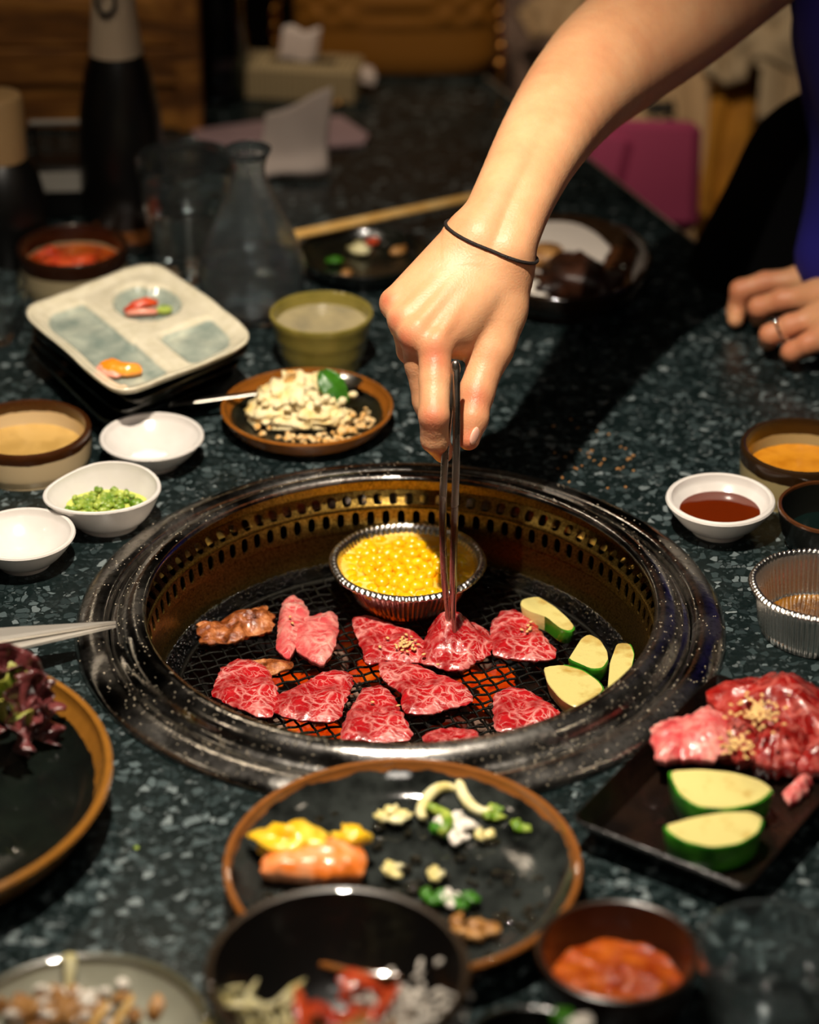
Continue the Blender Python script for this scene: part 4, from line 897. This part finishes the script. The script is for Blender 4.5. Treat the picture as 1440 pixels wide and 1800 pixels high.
O('holder_box', box(.05, .035, .045, (0, 0, .0225), .003), 'dark', hd); O('label_plate', box(.036, .001, .017, (0, -.0185, .034), .0003), 'label', hd); O('handle_bar', box(.05, .004, .004, (0, .012, .075), .001), 'label', hd)
for sx in (-.022, .022): O('handle_post', box(.003, .003, .034, (sx, .012, .06), .0008), 'dark', hd)
hk = P(120, 160, 0); hk.y = wy-.03; hk.z = TZ+.185
O('hanging_gourd', lathe([(0, -.02), (.012, -.016), (.018, -.004), (.0175, .01), (.012, .03), (.006, .05), (0, .055)], 32), 'dark', None, (Q(120, 5, depth(P(120, 240)))), 'dark rounded utensil end hanging before the wooden screen', 'utensil')
jb = P(385, 168); jg = T('glass_jug', 'smoky blue glass jug behind the tissue box at far end', 'jug', jb)
O('glass_wall', lathe([(0, 0), (.026, 0), (.029, .004), (.030, .05), (.027, .07), (.026, .10), (.029, .13), (.0275, .13), (.0245, .10), (.0255, .07), (.0285, .05), (.0275, .005), (0, .004)], 64), 'dglass', jg)
# tissue box
tb0 = P(515, 180); tbx = T('tissue_box', 'beige ridged tissue box with one tissue sticking out', 'tissue box', tb0+Vector((.004, .025, 0)), math.radians(-9))
O('carton', box(.118, .05, .032, (0, 0, .016), .002), 'box', tbx); O('slot_lip', box(.062, .012, .0006, (.006, 0, .0323)), 'dark', tbx)
V, Fc = [], []
for i in range(9):
    for j in range(7): s = j/6; V.append(((-.018+.036*i/8)+.004*s, .003*math.sin(i*.9)+.004*s*s, .028+.034*s+.002*math.sin(i)))
for i in range(8):
    for j in range(6): a = i*7+j; Fc.append((a, a+7, a+8, a+1))
o = O('tissue', (V, Fc), 'paper', tbx, ang=None); o.modifiers.new('t', 'SOLIDIFY').thickness = .0008; O('side_flap', xf(box(.014, .028, .010, (0, 0, 0), .001), (.064, .010, .018), (0, .3, .3)), 'paper', tbx)
# pale pink packet and napkin
pk, q = loc_outline([(338, 228), (455, 212), (600, 203), (648, 235), (640, 250), (560, 256), (350, 252)], .004); pk.z = TZ+.0003
O('menu_packet', prism([(a*1, b) for a, b in q], .004, .0008), 'pinkpaper', None, pk, 'flat pale pink folded paper lying behind the white napkin', 'paper')
nb = P(465, 318); nv = P(585, 300)
V, Fc = [], []; cols = 14; rowsn = 16
xs = [(468, 226), (500, 205), (540, 197), (574, 180)]
for i in range(cols+1):
    s = i/cols; top = 226-46*s if s > .6 else 224-32*s/.6*.75; x_ = 463+112*s; bt = P(x_+6*s, 318-12*s, 0)
    for j in range(rowsn+1):
        t = j/rowsn; hgt = (318-12*s-top)/(F/depth(bt)*cp)
        fold = .010*math.exp(-((t-.12)/.10)**2); V.append((bt.x-.002*math.sin(t*5)-nb.x, bt.y+.004*math.sin(s*6+t*3)+.016*t-fold-nb.y, hgt*t+.0015))
for i in range(cols):
    for j in range(rowsn): a = i*(rowsn+1)+j; Fc.append((a, a+rowsn+1, a+rowsn+2, a+1))
o = O('napkin', (V, Fc), 'paper', None, nb, 'crumpled white paper napkin standing behind the carafe', 'napkin', ang=None); o.modifiers.new('t', 'SOLIDIFY').thickness = .0018
# chopsticks
h0, h1 = P(505, 416, .022), P(835, 345, .020); dd_ = h1-h0; h1 = h0+dd_*1.15; ch = T('chopsticks', 'pair of pale disposable wooden chopsticks lying from carafe to arm', 'chopsticks', h0)
pd = Vector((-dd_.y, dd_.x, 0)).normalized()*.0029
for sg in (-1, 1): O('stick', tube([pd*sg, (h1-h0)*.5+pd*sg*.9, (h1-h0)+pd*sg*.8], [.0032, .0030, .0026], 8, .85), 'stick', ch)
# black plate with leftovers
bp, bc_, bR = bowl('black_plate', 'flat black plate with green and yellow scraps under chopsticks', 'plate', 640, 440, 236, .018, 'black', .75, .003, .5)
def bits(name, label, c, lst, cat='food', grp=None, z=.006):
    t = T(name, label, cat, (c.x, c.y, TZ+z), 0, grp)
    for k, (px, py, r, mat, pn) in enumerate(lst):
        p = P(px, py, z+r*.4); O(pn, xf(blob(r*1.4, r, r*.5, .5, 2, k+px, 14, 8), (p.x-c.x, p.y-c.y, r*.4), (0, 0, px % 3)), mat, t, ang=None)
    return t
bits('leftovers', 'small green and yellow food scraps on the flat black plate', bc_, [(588, 457, .005, 'leaf', 'herb_bit'), (632, 437, .008, 'onion', 'onion_bit'), (655, 424, .005, 'kim', 'pepper_bit'), (700, 440, .006, 'brownfood', 'sauce_bit'), (610, 480, .004, 'brownfood', 'sauce_bit')])
# glossy oval plate behind the wrist
og = glaze('oval_glaze', '#4a2c18', '#2a1c10', RR(985, 448, 322, .03)*.93, 'r', .002, 40, .12)
ob, oc, oR = bowl('oval_plate', 'deep glossy brown oval plate of dark leftovers behind the wrist', 'plate', 985, 448, 322, .030, og, .72, .0035, .5, sy=1.18)
O('white_glaze_patch', xf(slab([(-.04, -.03), (.03, -.03), (.045, .0), (.02, .034), (-.03, .036)], .0016, n=40, rings=6, amp=.0002), (.0, .050, .014), (.32, 0, 0)), M('cream_patch', '#c8beb4', .3), ob, ang=None)
bits('leftovers', 'dark meat, white bits and greens left on the oval plate', oc, [(1010, 480, .024, 'darkmeat', 'meat_scrap'), (1060, 500, .016, 'darkmeat', 'meat_scrap'), (975, 500, .014, 'darkmeat', 'meat_scrap'), (960, 450, .016, 'brownfood', 'sauce_patch'), (944, 507, .009, 'rice', 'white_bit'), (985, 413, .006, 'leaf', 'herb_bit'), (1025, 430, .005, 'lime', 'herb_bit'), (1000, 405, .004, 'crumb', 'crumb'), (965, 425, .007, 'crumb', 'crumb'), (1010, 412, .004, 'crumb', 'crumb')], z=.008)
# ------------------------------------------------------------ handbag
hbp = P(690, 152); bgx = T('handbag', 'brown quilted leather handbag standing at the far end of table', 'handbag', (hbp.x+.004, hbp.y+.068, TZ+.0005))
def quilt():
    V, Fc = [], []; n, m = 120, 50; H = .20
    for j in range(m+1):
        z = H*j/m
        for i in range(n):
            a = 2*PI*i/n; ca_, sa = math.cos(a), math.sin(a); e = .45; x = .098*math.copysign(abs(ca_)**e, ca_); y = .045*math.copysign(abs(sa)**e, sa)
            k = 1-.10*(1-min(1, z/.02))**2+.03*math.sin(z*8)
            px_ = a*.16 if abs(sa) < .5 else x
            q = (abs(math.sin((px_+z*1.0)*PI/.030))*abs(math.sin((px_-z*1.0)*PI/.030)))**.5 if z > .052 else .0
            d = .0045*q; s = math.copysign(1, y) if abs(y) > .03 else 0
            V.append((x*k, y*k+s*d, z))
    for j in range(m):
        for i in range(n): a = j*n+i; b = j*n+(i+1) % n; Fc.append((a, b, b+n, a+n))
    Fc += [tuple(range(n-1, -1, -1)), tuple(range(m*n, m*n+n))]; return V, Fc
O('quilted_body', quilt(), 'bag', bgx, ang=None)
O('base_seam', xf(lathe([(1, 0), (1.004, .002), (1, .004), (.99, .002)], 80, lambda a, r, z, k: (.0985*r*math.copysign(abs(math.cos(a))**.45, math.cos(a)), .0455*r*math.copysign(abs(math.sin(a))**.45, math.sin(a)), z), True), (0, 0, .048)), 'bag', bgx)
for x_px, n_, nm_ in ((485, 9, 0), (881, 12, 0)):
    top = Q(x_px, -30 if x_px > 600 else 0, depth(hbp)-.01)
    for k in range(n_):
        p = Q(x_px+2*math.sin(k), -30+k*(15.0 if x_px > 600 else 14), depth(hbp)-.01)-Vector(bgx.location)
        O('chain_link', xf(torus(.0042, .0012, 14, 6, 1.5), p, (PI/2, 0, PI/2*(k % 2)+.4)), 'gold', bgx)
kc0 = P(588, 178); gk = T('gold_chain', 'short gold chain end lying in front of the tissue box', 'chain', kc0+Vector((0, 0, .002)))
for k, (x, y) in enumerate([(570, 174), (581, 178), (596, 181), (612, 172), (622, 164)]): p = P(x, y, .003)-gk.location; O('link', xf(torus(.0036, .0011, 14, 6, 1.4), p, (.4*(k % 2), .3, k)), 'gold', gk)
# ------------------------------------------------------------ bench and clothes on the right
bx0 = e0+nrm*.06*(1 if nrm.x > 0 else -1)
bench = T('bench_seat', 'dark padded bench beside the far right side of the table', 'bench', (.85, 1.0, 0), math.atan2(d_.y, d_.x)+PI/2)
O('cushion', box(.50, 1.7, .08, (-.06, .1, .41), .02), 'blackfab', bench); O('bench_base', box(.44, 1.6, .37, (-.06, .1, .185), .004), 'dark', bench)
def drape(name, label, cat, px, d0, mat, thick=.006, amp=.012, fr=14, seed=0, slope=0.0, parent=None, grp=None, n=22):
    """hanging / heaped cloth: four corners (px) with depth d0 per corner, folded"""
    V, Fc = [], []; A = [Q(x, y, d) for (x, y), d in zip(px, d0)]; o_ = (A[2]+A[3])/2
    nn = (A[1]-A[0]).cross(A[3]-A[0]).normalized()
    for i in range(n+1):
        for j in range(n+1):
            s, t = i/n, j/n; p = (A[0]*(1-s)+A[1]*s)*(1-t)+(A[3]*(1-s)+A[2]*s)*t
            f = math.sin(s*fr+seed+1.5*noise.noise(Vector((s*2, t*2, seed))))*amp*(.4+.6*t)+amp*1.2*noise.noise(Vector((s*4, t*4, seed+3)))
            p = p+nn*f; V.append(p-o_)
    for i in range(n):
        for j in range(n): a = i*(n+1)+j; Fc.append((a, a+n+1, a+n+2, a+1))
    if parent:
        V = [v+o_-Vector(parent.location) for v in V]; o = O(name, (V, Fc), mat, parent, ang=None)
    else: o = O(name, (V, Fc), mat, None, o_, label, cat, grp, ang=None)
    m_ = o.modifiers.new('t', 'SOLIDIFY'); m_.thickness = thick; m_.offset = -1; return o
drape('grey_coat', 'dull mauve brown coat heaped beyond the table right of handbag', 'coat', [(862, -60), (1060, -60), (1010, 260), (872, 150)], [2.72, 2.72, 2.66, 2.66], 'mauve', seed=1, amp=.018, fr=9)
drape('cream_sleeve', 'beige sleeve fold lying on the mauve coat beside the arm', 'sleeve', [(905, 15), (1030, -20), (1010, 90), (930, 60)], [2.60, 2.60, 2.58, 2.58], 'canvas', seed=2, amp=.01, fr=4)
tt = T('tote_bag', 'beige canvas bag with dark leafy print and mustard strip on the bench', 'bag', Q(1240, 420, 2.52))
drape('canvas_front', '', '', [(1090, 90), (1290, 60), (1245, 470), (1120, 420)], [2.56, 2.56, 2.50, 2.50], 'canvas', .012, .006, 5, 3, parent=tt)
drape('mustard_strip', '', '', [(1262, 120), (1338, 120), (1278, 440), (1222, 440)], [2.50, 2.50, 2.45, 2.45], 'mustard', .006, .005, 9, 4, parent=tt)
for k, (x, y, r) in enumerate([(1160, 195, .016), (1185, 190, .014), (1150, 215, .012), (1180, 215, .012), (1215, 275, .006)]): O('leaf_print', xf(blob(r, r*.15, r*.6, .6, 2.5, k, 18, 10), Q(x, y, 2.525)-Vector(tt.location), (-.5, 0, k)), 'ink', tt, ang=None)
drape('cream_coat', 'off white coat draped over the bench behind the mustard strip', 'coat', [(1225, -70), (1460, -70), (1420, 420), (1285, 440)], [2.76, 2.70, 2.62, 2.62], 'cream', seed=5, amp=.022, fr=12)
drape('cream_scarf', 'pale olive cream scarf folded across top right behind the arm', 'scarf', [(1235, 10), (1420, -40), (1410, 120), (1240, 135)], [2.50, 2.46, 2.44, 2.46], 'cream', seed=6, amp=.016, fr=7)
pp, q = Q(1130, 300, 2.38), None
pnk = T('pink_pouch', 'bright pink fabric pouch beyond the table edge under the forearm', 'pouch', Q(1128, 330, 2.36), -.15)
O('pouch_body', xf(box(.085, .035, .10, (0, 0, 0), .008), (.010, 0, .012), (-.45, 0, .08)), 'pinkfab', pnk); O('pouch_flap', xf(box(.042, .03, .095, (0, 0, 0), .008), (-.034, -.012, .008), (-.45, .10, -.15)), 'pinkfab', pnk)
# ============================================================ FRONT OF THE TABLE
# large dish at the left edge with lettuce
lg = glaze('ochre_glaze', '#0a0e0c', '#8c5c20', RR(-226, 1362, 846, .032)*.915, 'r', .003, 45, .22, '#101612')
lp_, lc, lR = bowl('serving_plate', 'large black plate with ochre rim cut by the left edge', 'plate', -226, 1362, 846, .032, lg, .80, .005, .5)
lt = T('lettuce', 'dark red leaf lettuce piled on the ochre rimmed plate', 'lettuce', P(40, 1240, .02))
def ruffle(R, amp, n=10, m=60, seed=0):
    V, Fc = [], []
    for i in range(n+1):
        s = i/n; V += [(R*s*math.cos(2*PI*.7*j/m)*(1+.1*noise.noise(Vector((j*.2, seed, 0)))), R*s*math.sin(2*PI*.7*j/m), amp*s**2*math.sin(j*.62+seed)+R*.35*s*s+.003*noise.noise(Vector((s*6, j*.3, seed)))) for j in range(m+1)]
    for i in range(n):
        for j in range(m): a = i*(m+1)+j; Fc.append((a, a+m+1, a+m+2, a+1))
    return V, Fc
for k, (x, y, z, R, mt, rot) in enumerate([(25, 1215, .050, .030, 'purple', (.9, .2, 0)), (60, 1260, .042, .028, 'purple', (1.1, .5, 1)), (0, 1260, .035, .032, 'lgreen', (.6, .3, 2)), (75, 1300, .025, .020, 'purple', (.9, .7, .5)), (40, 1230, .040, .026, 'lgreen', (1.0, -.3, 4)), (70, 1230, .045, .022, 'purple', (.7, .9, 5)), (15, 1190, .050, .030, 'purple', (.8, -.2, 2.5)), (-30, 1230, .045, .04, 'purple', (.5, .1, 1))]):
    o = O('lettuce_leaf', xf(ruffle(R, .006, seed=k), P(x-18, y-4, z*.8)-Vector(lt.location), rot, (.82,)*3), mt, lt, ang=None); o.modifiers.new('t', 'SOLIDIFY').thickness = .0007
# scissors
q0 = P(204, 1097, .0185); q1 = P(-120, 1150, .030); sc2 = T('kitchen_scissors', 'steel scissor blades pointing in from left over grill ring', 'scissors', q0)
def blade(p0, p1, w0, w1, th, up):
    d = p1-p0; s = Vector((-d.y, d.x, 0)).normalized(); V = []
    for p, w_ in ((p0, w0), (p0.lerp(p1, .5), (w0+w1)*.55), (p1, w1)):
        for a, b in ((0, 0), (w_, 0), (w_, th), (.25*w_, th*1.2), (0, th)): V.append(p-s*a*up+Vector((0, 0, b)))
    Fc = []
    for k in range(2):
        for i in range(5): j = (i+1) % 5; Fc.append((k*5+i, k*5+j, k*5+5+j, k*5+5+i))
    return V, Fc+[(4, 3, 2, 1, 0), (10, 11, 12, 13, 14)]
zer = Vector((0, 0, 0)); s1_ = O('blade', blade(zer, q1-q0, .0006, .022, .0018, 1), 'blade', sc2, smooth=False); s2_ = O('blade', blade(zer+Vector((-.0, -.0005, -.0022)), q1-q0+Vector((0, -.012, -.004)), .0006, .020, .0016, 1), 'blade', sc2, smooth=False); fixn(s1_); fixn(s2_)
# front plate
fgz = glaze('front_glaze', '#0a0c0b', '#8a5426', RR(708, 1513, 632, .024)*.945, 'r', .003, 50, .10, '#303432')  # grey mottling in the glaze colour stands for lamp sheen on the plate
fp, fpc, fpR = bowl('dinner_plate', 'large glossy black plate with brown rim in front of the grill', 'plate', 708, 1513, 632, .024, fgz, .72, .004, .42, z=0)
eg = P(553, 1520, .012); egt = T('shrimp_bite', 'yellow egg coated shrimp piece at left of the front plate', 'food', eg)
O('shrimp', slab([(-.028, -.014), (-.026, .010), (-.004, .013), (.024, .012), (.028, -.002), (.026, -.016), (.0, -.018)], .013, edge=5, seed=8, amp=.002, rag=.001), 'shrimp', egt, ang=None)
O('egg_batter', join(xf(blob(.019, .012, .008, .45, 2, 5, 26, 16, .5), (-.012, .007, .010)), xf(blob(.009, .006, .006, .5, 2, 8, 20, 12, .5), (.020, .009, .011))), 'egg', egt, ang=None)
ol = [(690, 1437, .008, 'onion', 0), (775, 1420, .010, 'onion', 1), (845, 1402, .011, 'onion', 1), (800, 1450, .009, 'rice', 0), (870, 1432, .007, 'lime', 0), (760, 1448, .009, 'lime', 1), (782, 1462, .007, 'leaf', 0), (922, 1452, .007, 'lime', 0), (690, 1532, .006, 'onion', 0), (765, 1580, .007, 'leaf', 0), (815, 1588, .007, 'leaf', 0), (790, 1583, .006, 'rice', 0), (820, 1635, .009, 'brownfood', 0), (850, 1640, .007, 'brownfood', 0), (765, 1540, .005, 'onion', 0), (880, 1400, .006, 'onion', 0), (850, 1470, .005, 'onion', 0), (805, 1475, .006, 'rice', 0)]
GO = 'onion and scallion scraps on the front plate'
olab = ['pale round onion scrap left of the scallions on front plate', 'pale curved onion strip above the green scallions on front plate', 'large curved onion strip near the back rim of front plate', 'whitish onion scrap below the large curved strip', 'yellow green scallion scrap right of the curved strips', 'long pale green scallion curl at centre of front plate', 'dark green scallion scrap just below the pale green curl', 'bright green scallion scrap nearest the right rim of front plate', 'small pale onion scrap right of the egg coated shrimp', 'dark green scallion scrap at lower centre, left one of two', 'dark green scallion scrap at lower centre, right one of two', 'whitish onion scrap between the two lower green scraps', 'brown meat scrap at lower edge of front plate, left one', 'brown meat scrap at lower edge of front plate, right one', 'tiny pale onion scrap above the lower green scraps', 'small pale onion scrap beside end of the large curved strip', 'small pale onion scrap in the middle right of front plate', 'whitish onion scrap under the dark green scallion at centre']
for k, (x, y, r, mt, arc) in enumerate(ol):
    p = P(x, y, .010)
    if arc: sh = tube([(r*1.5*math.cos(a_), r*.9*math.sin(a_), .003+.002*math.sin(a_*2)) for a_ in [i*.3 for i in range(11)]], [.0022+.0012*math.sin(i*.31) for i in range(11)], 8)
    else: sh = join(*[xf(blob(r*.62, r*.42, r*.3, .7, 2.6, k*5+q_, 12, 7), (r*.75*math.cos(q_*1.7+k), r*.5*math.sin(q_*1.7+k), .0015), (0, 0, q_)) for q_ in range(4)])
    nm_ = {'onion': 'onion_scrap', 'rice': 'onion_scrap', 'lime': 'scallion_scrap', 'leaf': 'scallion_scrap', 'brownfood': 'meat_scrap'}[mt]
    O(nm_, sh, mt, None, p, olab[k], 'food', nm_.replace('_', ' ')+'s on the front plate', ang=None, rot=(0, 0, k))
dr_ = []
for k in range(150):
    a = random.random()*2*PI; r = .085*math.sqrt(random.random()); s = random.uniform(.001, .0034); dr_.append(xf(blob(s*1.4, s, s*.5, .2, 2, k, 8, 5), (r*math.cos(a), r*math.sin(a), .0075), (0, 0, k)))
O('oil_drops', join(*dr_), M('oil', '#1a1810', .04, Coat_Weight=1.0), None, (fpc.x, fpc.y, TZ), 'glossy oil droplets over the front plate', 'oil', kind='stuff', ang=None)
# front dark bowl
fb, fbc, fbR = bowl('rice_bowl', 'large deep black bowl of mixed rice at bottom centre', 'bowl', 593, 1702, 470, .058, glaze('black_rim', '#080706', '#3a2c1c', .0575, 'z', .0003, rough=.4), .55, .0045, .55)
mixf = T('rice_mix', 'mixed rice, red kimchi and pale noodles in the black bowl', 'food', (fbc.x, fbc.y, TZ+.02))
def heap(n, cx, cy, cz, sx, sy, sz, a, b, c, sd_, ln=1.0):
    o = []
    for k in range(n):
        x, y = random.gauss(cx, sx), random.gauss(cy, sy)
        rr = math.hypot(x, y)
        if rr > .062: x *= .062/rr; y *= .062/rr
        o.append(xf(blob(a*random.uniform(.6, 1.3)*ln, b*random.uniform(.7, 1.2), c, .4, 2, k+sd_, 10, 6), (x, y, cz+random.uniform(-sz, sz)), (random.uniform(-.6, .6), random.uniform(-.6, .6), random.random()*6)))
    return join(*o)
O('rice', heap(220, .034, -.024, .024, .012, .018, .006, .0035, .0016, .0015, 1), 'rice', mixf, kind='stuff', ang=None)
O('rice_mound', xf(blob(.040, .030, .016, .3, 2, 5, 26, 14), (.012, -.030, .009)), 'brownfood', mixf, ang=None)
O('kimchi_pieces', heap(14, .006, -.010, .026, .012, .013, .004, .013, .006, .0016, 3), 'kim', mixf, kind='stuff', ang=None)
O('noodles', heap(60, -.038, -.020, .016, .014, .016, .006, .007, .002, .0018, 5, 1.4), 'onion', mixf, kind='stuff', ang=None); O('pepper_strip', xf(tube([(-.03, -.03, .02), (-.022, -.032, .023), (-.012, -.026, .024)], [.002, .004, .002], 8), (0, 0, 0)), 'kim', mixf)
O('brown_strips', heap(50, .0, -.038, .014, .03, .012, .005, .006, .003, .002, 9), 'brownfood', mixf, kind='stuff', ang=None)
# grey plate bottom left
gp, gpc, gR = bowl('grey_plate', 'round grey plate with brown leftovers at the bottom left corner', 'plate', 140, 1822, 466, .026, glaze('grey_glaze', '#9a9a88', '#5c5a44', .0225, 'z', .001, rough=.35, c2='#a8a898'), .72, .0045, .5)
gl = T('fried_leftovers', 'brown crispy leftovers on the grey plate', 'food', (gpc.x, gpc.y, TZ+.006))
O('fried_bits', heap(60, -.018, .030, .008, .018, .012, .004, .006, .004, .003, 4), 'brownfood', gl, kind='stuff', ang=None); O('pale_bits', heap(30, -.012, .036, .009, .016, .008, .003, .005, .004, .002, 14), 'rice', gl, kind='stuff', ang=None)
for k, (x, y) in enumerate([(232, 1755), (190, 1765)]): p0 = P(x, y, .018); p1 = P(x-95, 1900, .030); t = T('chopstick', ['brown chopstick tip at right on the grey plate', 'brown chopstick tip at left on the grey plate'][k], 'chopstick', p0, 0, 'chopstick tips on the grey plate'); O('stick', tube([zer, (p1-p0)], [.0016, .0032], 8), 'stick', t)
O('food_drip', xf(tube([(0, 0, .001), (.001, -.005, -.001), (.0, -.012, -.012)], [.004, .003, .0015], 10), (0, 0, 0)), 'onion', gp, Vector((P(122, 1685, .027)-Vector(gp.location))))
# red sauce bowl
rb_, rbc, rbR = bowl('sauce_bowl', 'dark bowl of chunky red orange sauce at the lower right', 'bowl', 1087, 1670, 290, .036, glaze('brown_bowl', '#1c0e08', '#2c1c10', .0355, 'z', .0003, rough=.3, c2='#2c140a'), .72, .0035, .5)
O('red_sauce', disc(rbR*.84, .016, .002, 64, .002), 'red', rb_, ang=None)
O('sauce_lumps', join(*[xf(blob(.009, .007, .005, .5, 2, k, 16, 10), (random.gauss(.002, .012), random.gauss(-.002, .008), .0150)) for k in range(12)]), 'red', rb_, kind='stuff', ang=None)
# bottom centre bowl
bb, bbc, bbR = bowl('small_bowl', 'small dark bowl rim at the very bottom edge, right of centre', 'bowl', 932, 1846, 244, .035, 'black', .7, .0035, .5)
bits('garnish', 'green and white garnish on the bottom edge bowl', bbc, [(995, 1792, .006, 'leaf', 'herb_bit'), (1015, 1800, .006, 'rice', 'white_bit')], z=.032)
# empty foil cup right
fc2, f2c, f2R = foil_cup('foil_cup', 'empty crimped foil cup with brown oil at right edge', 1443, 1028, 252, .032, 0.0, .035)
O('oily_residue', disc(.0355, .004, .0006), M('brown_oil', '#7a4e10', .08, c2='#4a2a08', ns=60, Coat_Weight=.8), fc2)
O('burnt_bit', xf(blob(.006, .004, .003, .4, 2, 3), (-.028, .004, .008)), 'kim', fc2)
# black tray with raw meat
ZT = .020; tA, tB, tC = P(1258, 1184, ZT), P(1003, 1440, ZT), P(1312, 1562, ZT); tD = tA+tC-tB; tcn = (tA+tC)/2; tcn.z = TZ
def tray():
    q = [tA, tB, tC, tD]; q = [(p.x-tcn.x, p.y-tcn.y, 0) for p in q]; q = resample(q, 96, 1); n = 96; V, Fc = [], []
    rows = [(.0, 0), (.84, .0), (.86, .001), (1.0, ZT-.0012), (1.004, ZT), (.992, ZT+.0004), (.985, ZT-.001), (.845, .0035), (.82, .003), (0.0, .003)]
    for k, (s, z) in enumerate(rows):
        if s == 0: V.append((0, 0, z)); continue
        V += [(p.x*s, p.y*s, z) for p in q]
    st_ = [0]+[1+96*i for i in range(8)]; last = 1+96*8
    for i in range(n): j = (i+1) % n; Fc.append((0, 1+j, 1+i)); Fc.append((last, st_[8]+i, st_[8]+j))
    for r in range(1, 8):
        for i in range(n): j = (i+1) % n; Fc.append((st_[r]+i, st_[r]+j, st_[r+1]+j, st_[r+1]+i))
    return V, Fc
try_ = T('meat_tray', 'square black tray of raw marinated meat at the right', 'tray', tcn+Vector((0, 0, .0003))); o = O('tray_body', tray(), M('tray_glaze', '#0c0806', .25, c2='#1a100a', ns=40, bump=.3, bs=200, Coat_Weight=.3), try_); fixn(o)
GM = 'raw marinated meat heaped on the tray'
def lump(label, px, z, th, seed, mat='beef3', **k): return slice_('marinated_meat', label, px, mat, th, z, seed, GM, 'meat', **k)
lump('long pale raw meat piece at left of the tray heap', [(1142, 1288), (1160, 1278), (1200, 1275), (1245, 1258), (1275, 1265), (1290, 1295), (1280, 1330), (1255, 1350), (1200, 1345), (1155, 1352), (1145, 1325)], .016, .012, 21, 'beef2', amp=.004, fr=50, edge=3, rag=.002)
lump('dark red raw meat fold at back of the tray heap', [(1240, 1250), (1255, 1235), (1300, 1225), (1350, 1215), (1400, 1218), (1440, 1240), (1470, 1280), (1460, 1330), (1400, 1310), (1330, 1290), (1270, 1290)], .012, .024, 22, amp=.005, fr=45, edge=2.5, rag=.002)
lump('glossy round raw meat lump at front centre of the tray heap', [(1310, 1300), (1345, 1280), (1385, 1278), (1410, 1300), (1425, 1335), (1395, 1370), (1345, 1378), (1320, 1360), (1306, 1330)], .006, .026, 23, amp=.004, fr=50, edge=2.2, rag=.002)
lump('raw meat piece against the right edge of the photo', [(1405, 1330), (1440, 1310), (1490, 1310), (1500, 1350), (1440, 1375), (1395, 1372)], .005, .018, 24, amp=.004, fr=50, edge=2.5)
lump('small pink meat scrap lowest on the tray beside zucchini', [(1375, 1405), (1395, 1385), (1420, 1368), (1428, 1385), (1410, 1410), (1385, 1424)], .004, .009, 25, 'beef2', edge=2.5)
lump('raw meat piece in the middle of the tray heap', [(1255, 1300), (1290, 1290), (1330, 1310), (1340, 1350), (1300, 1358), (1262, 1345)], .006, .020, 26, amp=.004, fr=50, edge=2.5)
seeds('sesame_seeds', 'toasted sesame seeds sprinkled over the tray meat', [(random.gauss(1335, 22), random.gauss(1250, 14), 0) for _ in range(70)]+[(random.gauss(1300, 14), random.gauss(1310, 12), -.006) for _ in range(40)], .036, 1.1)
GT = 'zucchini slices on the tray'
zuc('upper thick zucchini half slice on the black tray', [(1175, 1355), (1230, 1352), (1290, 1358), (1340, 1372), (1362, 1390), (1335, 1412), (1280, 1424), (1225, 1420), (1195, 1400), (1180, 1375)], .004, .017, (4, 10), grp=GT, taper=.93)
zuc('lower thick zucchini half slice on the black tray', [(1165, 1452), (1215, 1438), (1270, 1428), (1325, 1427), (1344, 1440), (1335, 1465), (1300, 1485), (1250, 1492), (1200, 1480), (1175, 1465)], .004, .017, (4, 10), grp=GT, taper=.93)
# stray crumbs on the table
O('green_scrap', blob(.0015, .0013, .0008, .3, 2, 1), 'lime', None, P(240, 1490, .0009), 'tiny bright green scallion scrap on the table at lower left', 'scrap')
cr = [xf(blob(.0012*random.uniform(.5, 1.4), .001, .0006, .4, 2, k, 7, 5), P(random.gauss(1030, 40), random.gauss(800, 30), .0006)-P(1030, 800, 0), (0, 0, k)) for k in range(34)]
O('table_crumbs', join(*cr), 'brownfood', None, P(1030, 800, 0), 'dark crumbs scattered on the table behind the grill', 'crumbs', kind='stuff', ang=None)
